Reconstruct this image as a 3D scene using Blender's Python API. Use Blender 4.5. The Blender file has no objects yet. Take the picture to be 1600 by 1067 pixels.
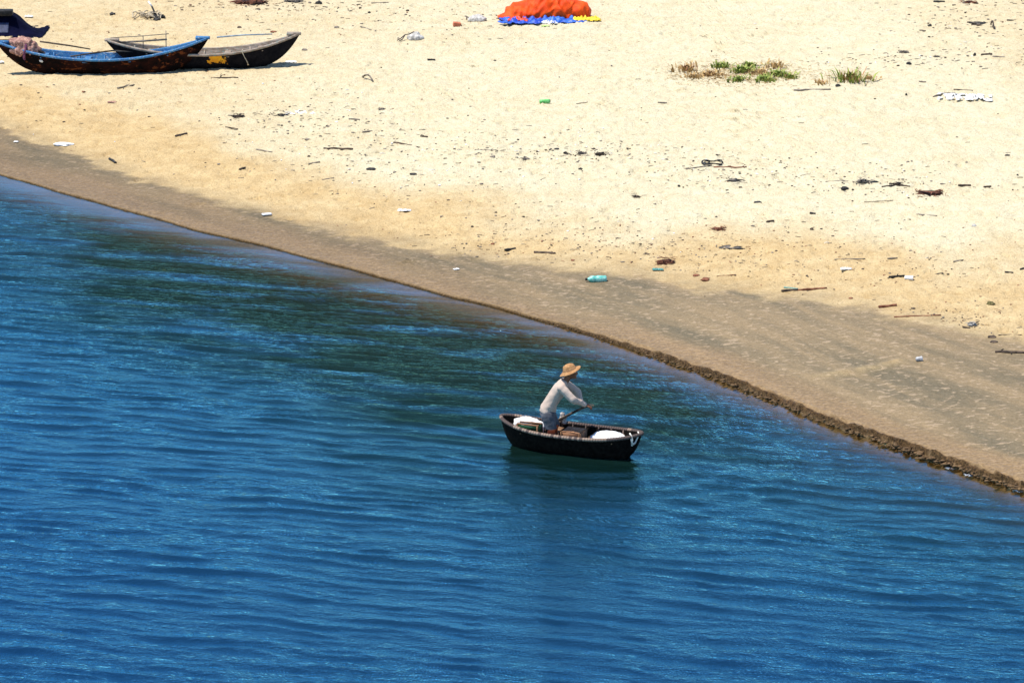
import bpy, math, random
import numpy as np
from mathutils import Vector, Matrix, Euler, noise as mnoise

R = math.radians
rng = np.random.default_rng(7)
random.seed(7)
scene = bpy.context.scene
col = scene.collection

# ------------------------------------------------------------------ camera, sky, sun, exposure
CAM_H, PITCH, FPX = 16.6, 15.0, 5535.0            # height, depression, focal length in pixels of a 1600 wide frame
cam_data = bpy.data.cameras.new('camera')
cam_data.sensor_width = 36.0
cam_data.lens = 36.0 * FPX / 1600.0
cam_data.clip_start, cam_data.clip_end = 0.5, 3000.0
cam = bpy.data.objects.new('camera', cam_data)
col.objects.link(cam)
cam.location = (0, 0, CAM_H)
cam.rotation_euler = (R(90 - PITCH), 0, 0)
scene.camera = cam

SUN_EL, SUN_AZ = 69.0, 263.0                      # azimuth clockwise from +Y: left, a little on the camera's side
world = bpy.data.worlds.new('World')
scene.world = world
world.use_nodes = True
wn = world.node_tree
for n in list(wn.nodes): wn.nodes.remove(n)
sky = wn.nodes.new('ShaderNodeTexSky')
sky.sky_type = 'NISHITA'
sky.sun_disc = False
sky.sun_elevation, sky.sun_rotation = R(SUN_EL), R(SUN_AZ)
sky.altitude = 2200.0
sky.air_density, sky.dust_density, sky.ozone_density = 1.0, 0.0, 4.0
bgn = wn.nodes.new('ShaderNodeBackground')
bgn.inputs['Strength'].default_value = 0.15
wout = wn.nodes.new('ShaderNodeOutputWorld')
wn.links.new(sky.outputs[0], bgn.inputs['Color'])
wn.links.new(bgn.outputs[0], wout.inputs['Surface'])

sun_data = bpy.data.lights.new('sun', 'SUN')
sun_data.energy, sun_data.angle, sun_data.color = 4.6, R(0.53), (1.0, 0.94, 0.84)
sun = bpy.data.objects.new('sun', sun_data)
col.objects.link(sun)
sun_dir = Vector((math.sin(R(SUN_AZ)) * math.cos(R(SUN_EL)), math.cos(R(SUN_AZ)) * math.cos(R(SUN_EL)), math.sin(R(SUN_EL))))
sun.rotation_euler = sun_dir.to_track_quat('Z', 'Y').to_euler()
sun.location = (-20, 60, 50)

vs = scene.view_settings
vs.view_transform, vs.look, vs.exposure, vs.gamma, vs.use_curve_mapping = 'Standard', 'None', 0.62, 1.0, False
scene.render.engine = 'CYCLES'
scene.render.filter_size = 0.8
scene.cycles.max_bounces = 8

# ------------------------------------------------------------------ noise, numpy
_perm = np.random.default_rng(3).permutation(4096)
def _h(ix, iy, s):
    return _perm[(_perm[(_perm[(ix + s * 131) & 4095] + iy) & 4095] + ix * 7 + iy * 13 + s) & 4095]
def vnoise(x, y, s=0):
    x = np.asarray(x, float); y = np.asarray(y, float)
    xi = np.floor(x).astype(np.int64); yi = np.floor(y).astype(np.int64)
    xf = x - xi; yf = y - yi
    u = xf * xf * xf * (xf * (xf * 6 - 15) + 10); v = yf * yf * yf * (yf * (yf * 6 - 15) + 10)
    def g(ix, iy, fx, fy):
        a = _h(ix, iy, s) * (2 * math.pi / 4096)
        return np.cos(a) * fx + np.sin(a) * fy
    a = g(xi, yi, xf, yf); b = g(xi + 1, yi, xf - 1, yf)
    c = g(xi, yi + 1, xf, yf - 1); d = g(xi + 1, yi + 1, xf - 1, yf - 1)
    return ((a * (1 - u) + b * u) * (1 - v) + (c * (1 - u) + d * u) * v) * 1.5
def fbm(x, y, s=0, o=4):
    r = 0; a = 1.0
    for k in range(o):
        r = r + a * vnoise(x * 2 ** k, y * 2 ** k, s + k); a *= 0.5
    return r
def sst(a, b, x):
    t = np.clip((np.asarray(x, float) - a) / (b - a), 0, 1)
    return t * t * (3 - 2 * t)

# ------------------------------------------------------------------ the lie of the land
_cp, _sp = math.cos(R(PITCH)), math.sin(R(PITCH))
def ray(px, py):
    a = (px - 800.0) / FPX; b = (533.5 - py) / FPX
    return np.array([a, _cp + b * _sp, -_sp + b * _cp])
def on_plane(px, py, z=0.0):
    d = ray(px, py); t = (CAM_H - z) / -d[2]
    return np.array([d[0] * t, d[1] * t, z])
def curve_y(pts, z=0.0, smooth=0.8):
    P = np.array([on_plane(a, b, z) for a, b in pts])
    o = np.argsort(P[:, 0]); P = P[o]
    xs = np.arange(P[0, 0], P[-1, 0], 0.02)
    ys = np.interp(xs, P[:, 0], P[:, 1])
    k = int(smooth / 0.02) | 1
    pad = k // 2
    s0 = (ys[60] - ys[0]) / (xs[60] - xs[0]); s1 = (ys[-1] - ys[-61]) / (xs[-1] - xs[-61])
    e0 = ys[0] + s0 * 0.02 * np.arange(-pad, 0); e1 = ys[-1] + s1 * 0.02 * np.arange(1, pad + 1)
    ys = np.convolve(np.concatenate([e0, ys, e1]), np.ones(k) / k, 'valid')
    def f(x):
        x = np.asarray(x, float)
        r = np.interp(x, xs, ys)
        r = np.where(x < xs[0], ys[0] + s0 * (x - xs[0]), r)
        return np.where(x > xs[-1], ys[-1] + s1 * (x - xs[-1]), r)
    return f
shore_y = curve_y([(0,274),(100,303),(200,331),(300,358),(400,383),(530,416),(700,464),(800,488),(900,517),(1000,549),(1100,585),(1200,623),(1300,664),(1400,700),(1500,734),(1600,768)])
wet_y = curve_y([(0,188),(100,226),(200,258),(300,286),(400,309),(500,328),(600,350),(700,371),(800,390),(900,399),(1000,410),(1100,428),(1200,444),(1300,461),(1400,482),(1500,507),(1600,530)], 0.45)
dry_y = curve_y([(-100,120),(0,130),(200,190),(400,255),(500,275),(600,296),(700,318),(800,330),(900,338),(1000,342),(1100,345),(1200,342),(1300,356),(1400,375),(1500,395),(1600,410)], 0.55, 2.0)
_XS = np.array([-14, -10, -4, 0, 2, 4, 6, 9, 14])
def scarp_h(x):  return np.interp(x, _XS, [.03, .03, .03, .04, .07, .095, .115, .135, .14])
def bed_slope(x): return np.interp(x, _XS, [.20, .20, .17, .18, .26, .36, .42, .45, .45])
def shore_d(x, y):
    s = (shore_y(x + 0.1) - shore_y(x - 0.1)) / 0.2
    return (y - shore_y(x)) / np.sqrt(1 + s * s)
def base_z(x, d):
    up = scarp_h(x) + 0.62 * (1 - np.exp(-np.maximum(d, 0) / 10.0))
    dn = -0.03 - 2.2 * (1 - np.exp(np.minimum(d, 0) * bed_slope(x) / 2.2))
    edge = sst(-0.015, 0.05, d)
    return dn * (1 - edge) + up * edge
def land_z(x, y): return base_z(np.asarray(x, float), shore_d(np.asarray(x, float), np.asarray(y, float)))
def at(px, py):
    z = 0.5
    for _ in range(5):
        p = on_plane(px, py, z); z = float(land_z(p[0], p[1]))
    p[2] = z
    return Vector(p)
def mpp(p): return (p[1] * _cp + (CAM_H - p[2]) * _sp) / FPX      # metres in a pixel of the 1600 wide frame at p

# ------------------------------------------------------------------ materials
def new_mat(name):
    m = bpy.data.materials.new(name); m.use_nodes = True
    nt = m.node_tree
    return m, nt, nt.nodes['Principled BSDF'], nt.nodes['Material Output']
def nd(nt, t, **kw):
    n = nt.nodes.new(t)
    for k, v in kw.items():
        if k in n.inputs: n.inputs[k].default_value = v
        else: setattr(n, k, v)
    return n
def mixc(nt, fac, a, b, mode='MIX'):
    n = nt.nodes.new('ShaderNodeMix'); n.data_type = 'RGBA'; n.blend_type = mode
    for sock, v in ((n.inputs[0], fac), (n.inputs[6], a), (n.inputs[7], b)):
        if isinstance(v, bpy.types.NodeSocket): nt.links.new(v, sock)
        elif isinstance(v, (int, float)): sock.default_value = v
        else: sock.default_value = (*v, 1) if len(v) == 3 else v
    return n.outputs[2]
def mth(nt, op, a, b=None, c=None, clamp=False):
    n = nt.nodes.new('ShaderNodeMath'); n.operation = op; n.use_clamp = clamp
    for i, v in enumerate((a, b, c)):
        if v is None: continue
        if isinstance(v, bpy.types.NodeSocket): nt.links.new(v, n.inputs[i])
        else: n.inputs[i].default_value = v
    return n.outputs[0]
def ramp(nt, fac, stops):
    n = nt.nodes.new('ShaderNodeValToRGB'); e = n.color_ramp.elements
    while len(e) < len(stops): e.new(0.5)
    for k, (p, c) in enumerate(stops):
        e[k].position = p; e[k].color = (*c, 1) if len(c) == 3 else c
    nt.links.new(fac, n.inputs[0])
    return n.outputs[0]
def coords(nt, kind='Object', scale=(1, 1, 1), rot=(0, 0, 0)):
    tc = nt.nodes.new('ShaderNodeTexCoord'); mp = nt.nodes.new('ShaderNodeMapping')
    mp.inputs['Scale'].default_value = scale; mp.inputs['Rotation'].default_value = rot
    nt.links.new(tc.outputs[kind], mp.inputs['Vector'])
    return mp.outputs[0]
def noisef(nt, vec, scale, detail=4, rough=0.55, dist=0.0):
    n = nd(nt, 'ShaderNodeTexNoise', Scale=scale, Detail=detail, Roughness=rough, Distortion=dist)
    nt.links.new(vec, n.inputs['Vector'])
    return n.outputs['Fac']
def bump(nt, h, strength, dist, bsdf):
    b = nd(nt, 'ShaderNodeBump', Strength=strength, Distance=dist)
    nt.links.new(h, b.inputs['Height']); nt.links.new(b.outputs[0], bsdf.inputs['Normal'])
    return b
def worn(name, c1, c2, scale=9.0, lo=0.42, hi=0.6, rough=0.8, c3=None, bs=0.4, bd=0.01, stretch=(1, 1, 1), spec=0.3, fine=60.0, fa=0.5):
    m, nt, b, o = new_mat(name)
    v = coords(nt, 'Object', stretch)
    f = noisef(nt, v, scale, 6, 0.65)
    c = ramp(nt, f, [(lo, c1), (hi, c2)])
    f2 = noisef(nt, v, fine, 3, 0.6)
    if c3 is not None:
        c = mixc(nt, ramp(nt, noisef(nt, v, scale * 2.3, 5, 0.7, 0.3), [(0.56, (0, 0, 0)), (0.64, (1, 1, 1))]), c, c3)
    c = mixc(nt, fa, c, ramp(nt, f2, [(0.3, (0.55, 0.55, 0.55)), (0.7, (1.4, 1.4, 1.4))]), 'MULTIPLY')
    nt.links.new(c, b.inputs['Base Color'])
    b.inputs['Roughness'].default_value = rough
    b.inputs['Specular IOR Level'].default_value = spec
    bump(nt, mth(nt, 'ADD', f, mth(nt, 'MULTIPLY', f2, 0.5)), bs, bd, b)
    return m

M = {}
# sand: pale where it is dry and bleached, golden where it is damp, grey brown where it is wet
def sand_material():
    m, nt, b, o = new_mat('sand')
    a = nd(nt, 'ShaderNodeAttribute'); a.attribute_name = 'sandmix'
    sp = nd(nt, 'ShaderNodeSeparateColor'); nt.links.new(a.outputs['Color'], sp.inputs[0])
    wet, tan, low = sp.outputs
    sh = nd(nt, 'ShaderNodeAttribute'); sh.attribute_name = 'shore'
    def shore_noise(sx, sd, detail, rough=0.55, dist=0.0):
        mp = nd(nt, 'ShaderNodeMapping'); mp.inputs['Scale'].default_value = (sx, sd, 1)
        nt.links.new(sh.outputs['Vector'], mp.inputs['Vector'])
        return noisef(nt, mp.outputs[0], 1.0, detail, rough, dist)
    w = coords(nt, 'Object')
    n_big = noisef(nt, w, 0.35, 5, 0.6)
    n_mid = noisef(nt, w, 2.2, 5, 0.65)
    n_fin = noisef(nt, w, 14.0, 4, 0.7)
    n_grn = noisef(nt, w, 30.0, 3, 0.7)
    pale = mixc(nt, ramp(nt, n_mid, [(0.30, (0, 0, 0)), (0.74, (1, 1, 1))]), (0.525, 0.455, 0.295), (0.575, 0.53, 0.385))
    gold = mixc(nt, ramp(nt, n_mid, [(0.35, (0, 0, 0)), (0.65, (1, 1, 1))]), (0.43, 0.305, 0.150), (0.525, 0.395, 0.210))
    tfac = mth(nt, 'ADD', tan, mth(nt, 'MULTIPLY', mth(nt, 'SUBTRACT', n_big, 0.5), 0.7), clamp=True)
    dry = mixc(nt, tfac, pale, gold)
    dry = mixc(nt, 0.55, dry, ramp(nt, n_fin, [(0.28, (0.62, 0.55, 0.44)), (0.46, (1, 1, 1)), (0.75, (1.06, 1.06, 1.06))]), 'MULTIPLY')
    # wet strip: grey bands along the shore, lit dimples painted in as small pale dashes
    band = shore_noise(0.22, 1.5, 4, 0.6)
    wetc = mixc(nt, ramp(nt, band, [(0.36, (0, 0, 0)), (0.60, (1, 1, 1))]), (0.128, 0.106, 0.068), (0.222, 0.165, 0.096))
    dash = noisef(nt, coords(nt, 'Object', (0.75, 1.15, 1), (0, 0, R(12))), 8.0, 3, 0.55, 0.4)
    wetc = mixc(nt, ramp(nt, dash, [(0.555, (0, 0, 0)), (0.655, (0.72, 0.72, 0.72))]), wetc, (0.33, 0.25, 0.165))
    wetc = mixc(nt, 0.6, wetc, ramp(nt, n_fin, [(0.3, (0.7, 0.7, 0.7)), (0.7, (1.25, 1.25, 1.25))]), 'MULTIPLY')
    wetc = mixc(nt, mth(nt, 'MULTIPLY', low, 0.6), wetc, mixc(nt, ramp(nt, n_fin, [(0.4, (0, 0, 0)), (0.6, (1, 1, 1))]), (0.18, 0.110, 0.050), (0.29, 0.185, 0.085)))
    wetc = mixc(nt, 1.0, wetc, a.outputs['Alpha'], 'MULTIPLY')
    c = mixc(nt, wet, dry, wetc)
    c = mixc(nt, 0.55, c, ramp(nt, n_grn, [(0.32, (0.62, 0.58, 0.5)), (0.5, (1, 1, 1)), (0.7, (1.2, 1.2, 1.2))]), 'MULTIPLY')
    bank_shade = nd(nt, 'ShaderNodeAttribute'); bank_shade.attribute_name = 'edge'
    c = mixc(nt, bank_shade.outputs['Fac'], c, mixc(nt, ramp(nt, n_grn, [(0.4, (0, 0, 0)), (0.62, (1, 1, 1))]), (0.022, 0.013, 0.006), (0.10, 0.058, 0.024)))  # shadow line under the bank painted into the sand as dark brown
    nt.links.new(c, b.inputs['Base Color'])
    nt.links.new(mth(nt, 'SUBTRACT', mth(nt, 'MULTIPLY_ADD', wet, -0.30, 0.95), mth(nt, 'MULTIPLY', low, 0.25)), b.inputs['Roughness'])
    b.inputs['Specular IOR Level'].default_value = 0.05
    hgt = mth(nt, 'ADD', mth(nt, 'MULTIPLY', n_fin, 0.05), mth(nt, 'MULTIPLY', noisef(nt, w, 5.0, 4, 0.7), 0.09))
    dampf = mth(nt, 'MULTIPLY_ADD', wet, -0.8, 1.0)
    hgt = mth(nt, 'ADD', mth(nt, 'MULTIPLY', hgt, dampf), mth(nt, 'MULTIPLY', mth(nt, 'MULTIPLY', dash, wet), 0.03))
    bump(nt, hgt, 0.9, 1.0, b)
    return m
M['sand'] = sand_material()

def water_material():
    m, nt, b, o = new_mat('water')
    nt.nodes.remove(b)
    a = nd(nt, 'ShaderNodeAttribute'); a.attribute_name = 'depth'
    dep = a.outputs['Fac']
    def turned(deg, sx, sy):
        v = coords(nt, 'Object', (1, 1, 1), (0, 0, R(deg)))
        mp = nd(nt, 'ShaderNodeMapping'); mp.inputs['Scale'].default_value = (sx, sy, 1)
        nt.links.new(v, mp.inputs['Vector']); return mp.outputs[0]
    w1 = turned(13, 1.0, 2.3); w2 = turned(4, 1.0, 1.25)
    h = mth(nt, 'ADD', mth(nt, 'MULTIPLY', noisef(nt, w1, 4.2, 3, 0.6, 0.4), 0.62), mth(nt, 'MULTIPLY', noisef(nt, w2, 13.0, 3, 0.75), 0.46))
    ch = nd(nt, 'ShaderNodeAttribute'); ch.attribute_name = 'chop'
    bm_ = nd(nt, 'ShaderNodeBump', Distance=0.11)
    nt.links.new(h, bm_.inputs['Height'])
    nt.links.new(ch.outputs['Fac'], bm_.inputs['Strength'])
    nrm = bm_.outputs[0]
    k = mth(nt, 'SUBTRACT', 1.0, mth(nt, 'POWER', 2.718, mth(nt, 'MULTIPLY', dep, -5.0)))
    body = ramp(nt, mth(nt, 'MULTIPLY', dep, 0.5), [(0.0, (0.100, 0.045, 0.010)), (0.07, (0.045, 0.026, 0.005)), (0.16, (0.010, 0.015, 0.005)), (0.50, (0.002, 0.011, 0.011)), (0.85, (0.001, 0.013, 0.042))])
    dif = nd(nt, 'ShaderNodeBsdfDiffuse'); nt.links.new(body, dif.inputs['Color'])
    tr = nd(nt, 'ShaderNodeBsdfTransparent', Color=(0.93, 0.86, 0.74, 1))
    inner = nd(nt, 'ShaderNodeMixShader'); nt.links.new(k, inner.inputs[0]); nt.links.new(tr.outputs[0], inner.inputs[1]); nt.links.new(dif.outputs[0], inner.inputs[2])
    gl = nd(nt, 'ShaderNodeBsdfGlossy', Roughness=0.03, Color=(0.34, 0.76, 1.0, 1)); nt.links.new(nrm, gl.inputs['Normal'])
    pa = nd(nt, 'ShaderNodeAttribute'); pa.attribute_name = 'dim_reflect'
    nt.links.new(mixc(nt, pa.outputs['Fac'], (0.33, 0.82, 1.0), (0.11, 0.22, 0.14)), gl.inputs['Color'])  # dark green reflection painted in by tinting the gloss
    fr = nd(nt, 'ShaderNodeFresnel', IOR=1.95); nt.links.new(nrm, fr.inputs['Normal'])
    mx = nd(nt, 'ShaderNodeMixShader'); nt.links.new(fr.outputs[0], mx.inputs[0]); nt.links.new(inner.outputs[0], mx.inputs[1]); nt.links.new(gl.outputs[0], mx.inputs[2])
    nt.links.new(mx.outputs[0], o.inputs['Surface'])
    return m
M['water'] = water_material()

M['tar'] = worn('tarred_weave', (0.003, 0.0025, 0.0025), (0.009, 0.007, 0.006), 14, rough=0.75, c3=(0.016, 0.013, 0.011), bs=0.6, bd=0.006, fine=90, spec=0.04)
M['bamboo_dark'] = worn('weathered_bamboo', (0.055, 0.040, 0.034), (0.14, 0.10, 0.085), 10, rough=0.8)
M['lash_pale'] = worn('pale_lashing', (0.17, 0.115, 0.085), (0.33, 0.24, 0.185), 20, rough=0.9)
M['lash_dark'] = worn('dark_lashing', (0.045, 0.033, 0.03), (0.12, 0.085, 0.075), 20, rough=0.9)
M['wood'] = worn('brown_wood', (0.13, 0.065, 0.03), (0.27, 0.15, 0.08), 5, rough=0.8, stretch=(1, 8, 8))
M['wood_red'] = worn('red_brown_wood', (0.20, 0.09, 0.045), (0.36, 0.19, 0.10), 6, rough=0.85, stretch=(1, 8, 8))
M['driftwood'] = worn('dark_driftwood', (0.035, 0.025, 0.018), (0.10, 0.07, 0.05), 8, rough=0.9)
M['driftgrey'] = worn('grey_driftwood', (0.12, 0.10, 0.08), (0.25, 0.21, 0.17), 8, rough=0.9)
M['driftred'] = worn('reddish_driftwood', (0.12, 0.04, 0.02), (0.27, 0.11, 0.06), 8, rough=0.9)
M['pale_wood'] = worn('pale_wood', (0.38, 0.27, 0.15), (0.55, 0.42, 0.27), 8, rough=0.9)
M['char'] = worn('black_waste', (0.008, 0.008, 0.009), (0.03, 0.028, 0.026), 10, rough=0.7)
M['green_box'] = worn('dark_green_paint', (0.006, 0.045, 0.016), (0.012, 0.075, 0.03), 7, rough=0.5, c3=(0.02, 0.03, 0.015))
M['white_plastic'] = worn('white_plastic', (0.72, 0.73, 0.74), (0.82, 0.82, 0.81), 6, rough=0.5, bs=0.3)
M['white_cloth'] = worn('white_cloth', (0.62, 0.61, 0.58), (0.80, 0.79, 0.76), 10, rough=0.9)
M['rope_white'] = worn('white_rope', (0.50, 0.47, 0.42), (0.72, 0.69, 0.63), 30, rough=0.9)
M['rope_tan'] = worn('tan_rope', (0.26, 0.21, 0.14), (0.48, 0.41, 0.30), 30, rough=0.9)
M['rag'] = worn('grey_rag', (0.20, 0.17, 0.15), (0.55, 0.50, 0.46), 18, rough=0.95)
M['skin'] = worn('tanned_skin', (0.13, 0.050, 0.024), (0.20, 0.08, 0.038), 9, rough=0.55, bs=0.1, fine=120)
M['hair'] = worn('black_hair', (0.008, 0.006, 0.005), (0.02, 0.016, 0.014), 40, rough=0.6)
M['shirt'] = worn('cream_shirt', (0.42, 0.325, 0.265), (0.48, 0.375, 0.31), 1.6, rough=0.95, bs=0.2, fine=14, fa=0.12)
M['shorts'] = worn('blue_grey_shorts', (0.050, 0.053, 0.064), (0.090, 0.095, 0.115), 6, rough=0.9, bs=0.25, fine=20, fa=0.2)
M['boot'] = worn('orange_red_boots', (0.42, 0.07, 0.02), (0.55, 0.11, 0.03), 8, rough=0.6)
M['straw'] = worn('tan_straw', (0.29, 0.14, 0.055), (0.40, 0.215, 0.09), 22, rough=0.9, bs=0.5)
M['eye'] = worn('eye_white', (0.5, 0.48, 0.45), (0.6, 0.58, 0.55), 5, rough=0.3)
M['blue_paint'] = worn('worn_blue_paint', (0.018, 0.11, 0.29), (0.045, 0.19, 0.38), 7, rough=0.7, c3=(0.34, 0.36, 0.35), bs=0.5, stretch=(1, 2, 2))
M['hull_rust'] = worn('peeling_red_black_hull', (0.004, 0.003, 0.003), (0.022, 0.006, 0.004), 2.2, rough=0.85, c3=(0.13, 0.036, 0.011), bs=0.6, stretch=(1, 2, 1.6), spec=.05)
M['grey_gunwale'] = worn('grey_brown_gunwale', (0.20, 0.15, 0.11), (0.36, 0.29, 0.24), 6, rough=0.85, c3=(0.12, 0.26, 0.25), stretch=(1, 3, 3))
M['blue_weathered'] = worn('faded_blue_stick', (0.16, 0.22, 0.28), (0.30, 0.38, 0.44), 8, rough=0.8)
M['navy_tarp'] = worn('navy_tarp', (0.0015, 0.002, 0.011), (0.003, 0.004, 0.020), 4, rough=0.95, bs=0.4, spec=.05)
M['navy_sheen'] = worn('pale_blue_tarp_sheen', (0.02, 0.03, 0.07), (0.04, 0.05, 0.11), 9, rough=0.6)  # sheen on the navy tarp, put in as a paler colour
M['orange_tarp'] = worn('orange_tarp', (0.60, 0.045, 0.003), (0.72, 0.085, 0.008), 3, rough=0.6, bs=0.5, bd=0.02, spec=.15)
M['red_tarp'] = worn('red_tarp', (0.55, 0.05, 0.03), (0.66, 0.09, 0.05), 5, rough=0.5)
M['blue_tarp'] = worn('blue_tarp', (0.012, 0.05, 0.38), (0.035, 0.14, 0.56), 4, rough=0.45, bs=0.5, bd=0.02)
M['yellow_cloth'] = worn('yellow_cloth', (0.66, 0.44, 0.02), (0.75, 0.55, 0.05), 6, rough=0.8)
M['net_pink'] = worn('pink_brown_net', (0.22, 0.11, 0.09), (0.46, 0.27, 0.21), 14, rough=0.95, c3=(0.10, 0.04, 0.06), bs=0.9, bd=0.02)
M['net_purple'] = worn('purple_net', (0.10, 0.03, 0.07), (0.20, 0.07, 0.13), 14, rough=0.95, bs=0.9)
M['sack_grey'] = worn('grey_sack', (0.34, 0.32, 0.29), (0.55, 0.53, 0.49), 8, rough=0.9, c3=(0.25, 0.24, 0.22))
M['brick_red'] = worn('red_brick', (0.40, 0.12, 0.06), (0.50, 0.18, 0.10), 12, rough=0.9)
M['teal'] = worn('teal_plastic', (0.10, 0.42, 0.36), (0.30, 0.60, 0.52), 12, rough=0.3)
M['teal_dark'] = worn('dark_teal_plastic', (0.05, 0.20, 0.19), (0.12, 0.30, 0.27), 12, rough=0.5)
M['green_can'] = worn('green_can_paint', (0.10, 0.42, 0.10), (0.2, 0.55, 0.2), 12, rough=0.4)
M['lime'] = worn('lime_plastic', (0.30, 0.48, 0.10), (0.4, 0.55, 0.2), 12, rough=0.6)
M['husk'] = worn('olive_husk', (0.08, 0.07, 0.025), (0.17, 0.14, 0.06), 20, rough=0.95)
M['steel'] = worn('dull_metal', (0.30, 0.30, 0.31), (0.5, 0.5, 0.5), 20, rough=0.4)
M['leaf_green'] = worn('beach_grass_green', (0.12, 0.18, 0.025), (0.27, 0.31, 0.07), 3, rough=0.8, fine=9)
M['leaf_dry'] = worn('dry_grass', (0.30, 0.18, 0.07), (0.48, 0.34, 0.15), 3, rough=0.9, fine=9)
M['leaf_red'] = worn('russet_stems', (0.24, 0.10, 0.045), (0.38, 0.20, 0.10), 3, rough=0.9, fine=9)
M['clod'] = worn('wet_sand_clods', (0.070, 0.040, 0.017), (0.15, 0.088, 0.037), 12, rough=0.8, bs=0.8)
M['foam'] = worn('foam', (0.7, 0.7, 0.7), (0.8, 0.8, 0.8), 20, rough=0.8)

def hull_black_material():
    m, nt, b, o = new_mat('black_hull_with_orange_patch')
    v = coords(nt, 'Object')
    sx = nd(nt, 'ShaderNodeSeparateXYZ'); nt.links.new(v, sx.inputs[0])
    n = noisef(nt, v, 7, 6, 0.7)
    base = ramp(nt, n, [(0.4, (0.004, 0.004, 0.006)), (0.65, (0.012, 0.011, 0.013)), (0.78, (0.06, 0.04, 0.025))])
    nn = mth(nt, 'MULTIPLY', mth(nt, 'SUBTRACT', noisef(nt, v, 6, 6, 0.75), 0.5), 4.2)
    ex = mth(nt, 'ABSOLUTE', mth(nt, 'MULTIPLY_ADD', sx.outputs['X'], 5.0, -1.85))
    ez = mth(nt, 'ABSOLUTE', mth(nt, 'MULTIPLY_ADD', sx.outputs['Z'], 6.0, -2.25))
    e = mth(nt, 'SUBTRACT', 1.15, mth(nt, 'ADD', mth(nt, 'MAXIMUM', ex, ez), nn))
    f = ramp(nt, e, [(0.10, (0, 0, 0)), (0.16, (1, 1, 1))])
    nt.links.new(mixc(nt, f, base, mixc(nt, ramp(nt, n, [(0.4, (0, 0, 0)), (0.6, (1, 1, 1))]), (0.62, 0.24, 0.02), (0.72, 0.36, 0.02))), b.inputs['Base Color'])
    b.inputs['Roughness'].default_value = 0.8
    b.inputs['Specular IOR Level'].default_value = 0.05
    bump(nt, n, 0.5, 0.01, b)
    return m
M['hull_black'] = hull_black_material()

# ------------------------------------------------------------------ mesh helpers
def link(name, me, mat=None, parent=None, loc=None, smooth=True):
    o = bpy.data.objects.new(name, me); col.objects.link(o)
    if mat is not None and me is not None: me.materials.append(M[mat] if isinstance(mat, str) else mat)
    if parent is not None: o.parent = parent
    if loc is not None: o.location = loc
    if smooth and me is not None and len(me.polygons): me.polygons.foreach_set('use_smooth', [True] * len(me.polygons))
    return o
def tag(o, label=None, cat=None, group=None, kind=None):
    for k, v in (('label', label), ('category', cat), ('group', group), ('kind', kind)):
        if v: o[k] = v
    return o
def empty(name, loc, rz=0.0, label=None, cat=None, group=None):
    o = bpy.data.objects.new(name, None); col.objects.link(o)
    o.location = loc; o.rotation_euler = (0, 0, rz); o.empty_display_size = 0.2
    return tag(o, label, cat, group)
def np_mesh(name, V, F):
    V = np.asarray(V, np.float32); F = np.asarray(F, np.int32)
    me = bpy.data.meshes.new(name)
    me.vertices.add(len(V)); me.vertices.foreach_set('co', V.ravel())
    k = F.shape[1]
    me.loops.add(F.size); me.loops.foreach_set('vertex_index', F.ravel())
    me.polygons.add(len(F)); me.polygons.foreach_set('loop_start', np.arange(0, F.size, k, dtype=np.int32))
    me.update(calc_edges=True)
    return me
def grid_faces(nr, nc):
    i = np.arange(nr * nc).reshape(nr, nc)
    return np.stack([i[:-1, :-1], i[:-1, 1:], i[1:, 1:], i[1:, :-1]], -1).reshape(-1, 4)
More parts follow.
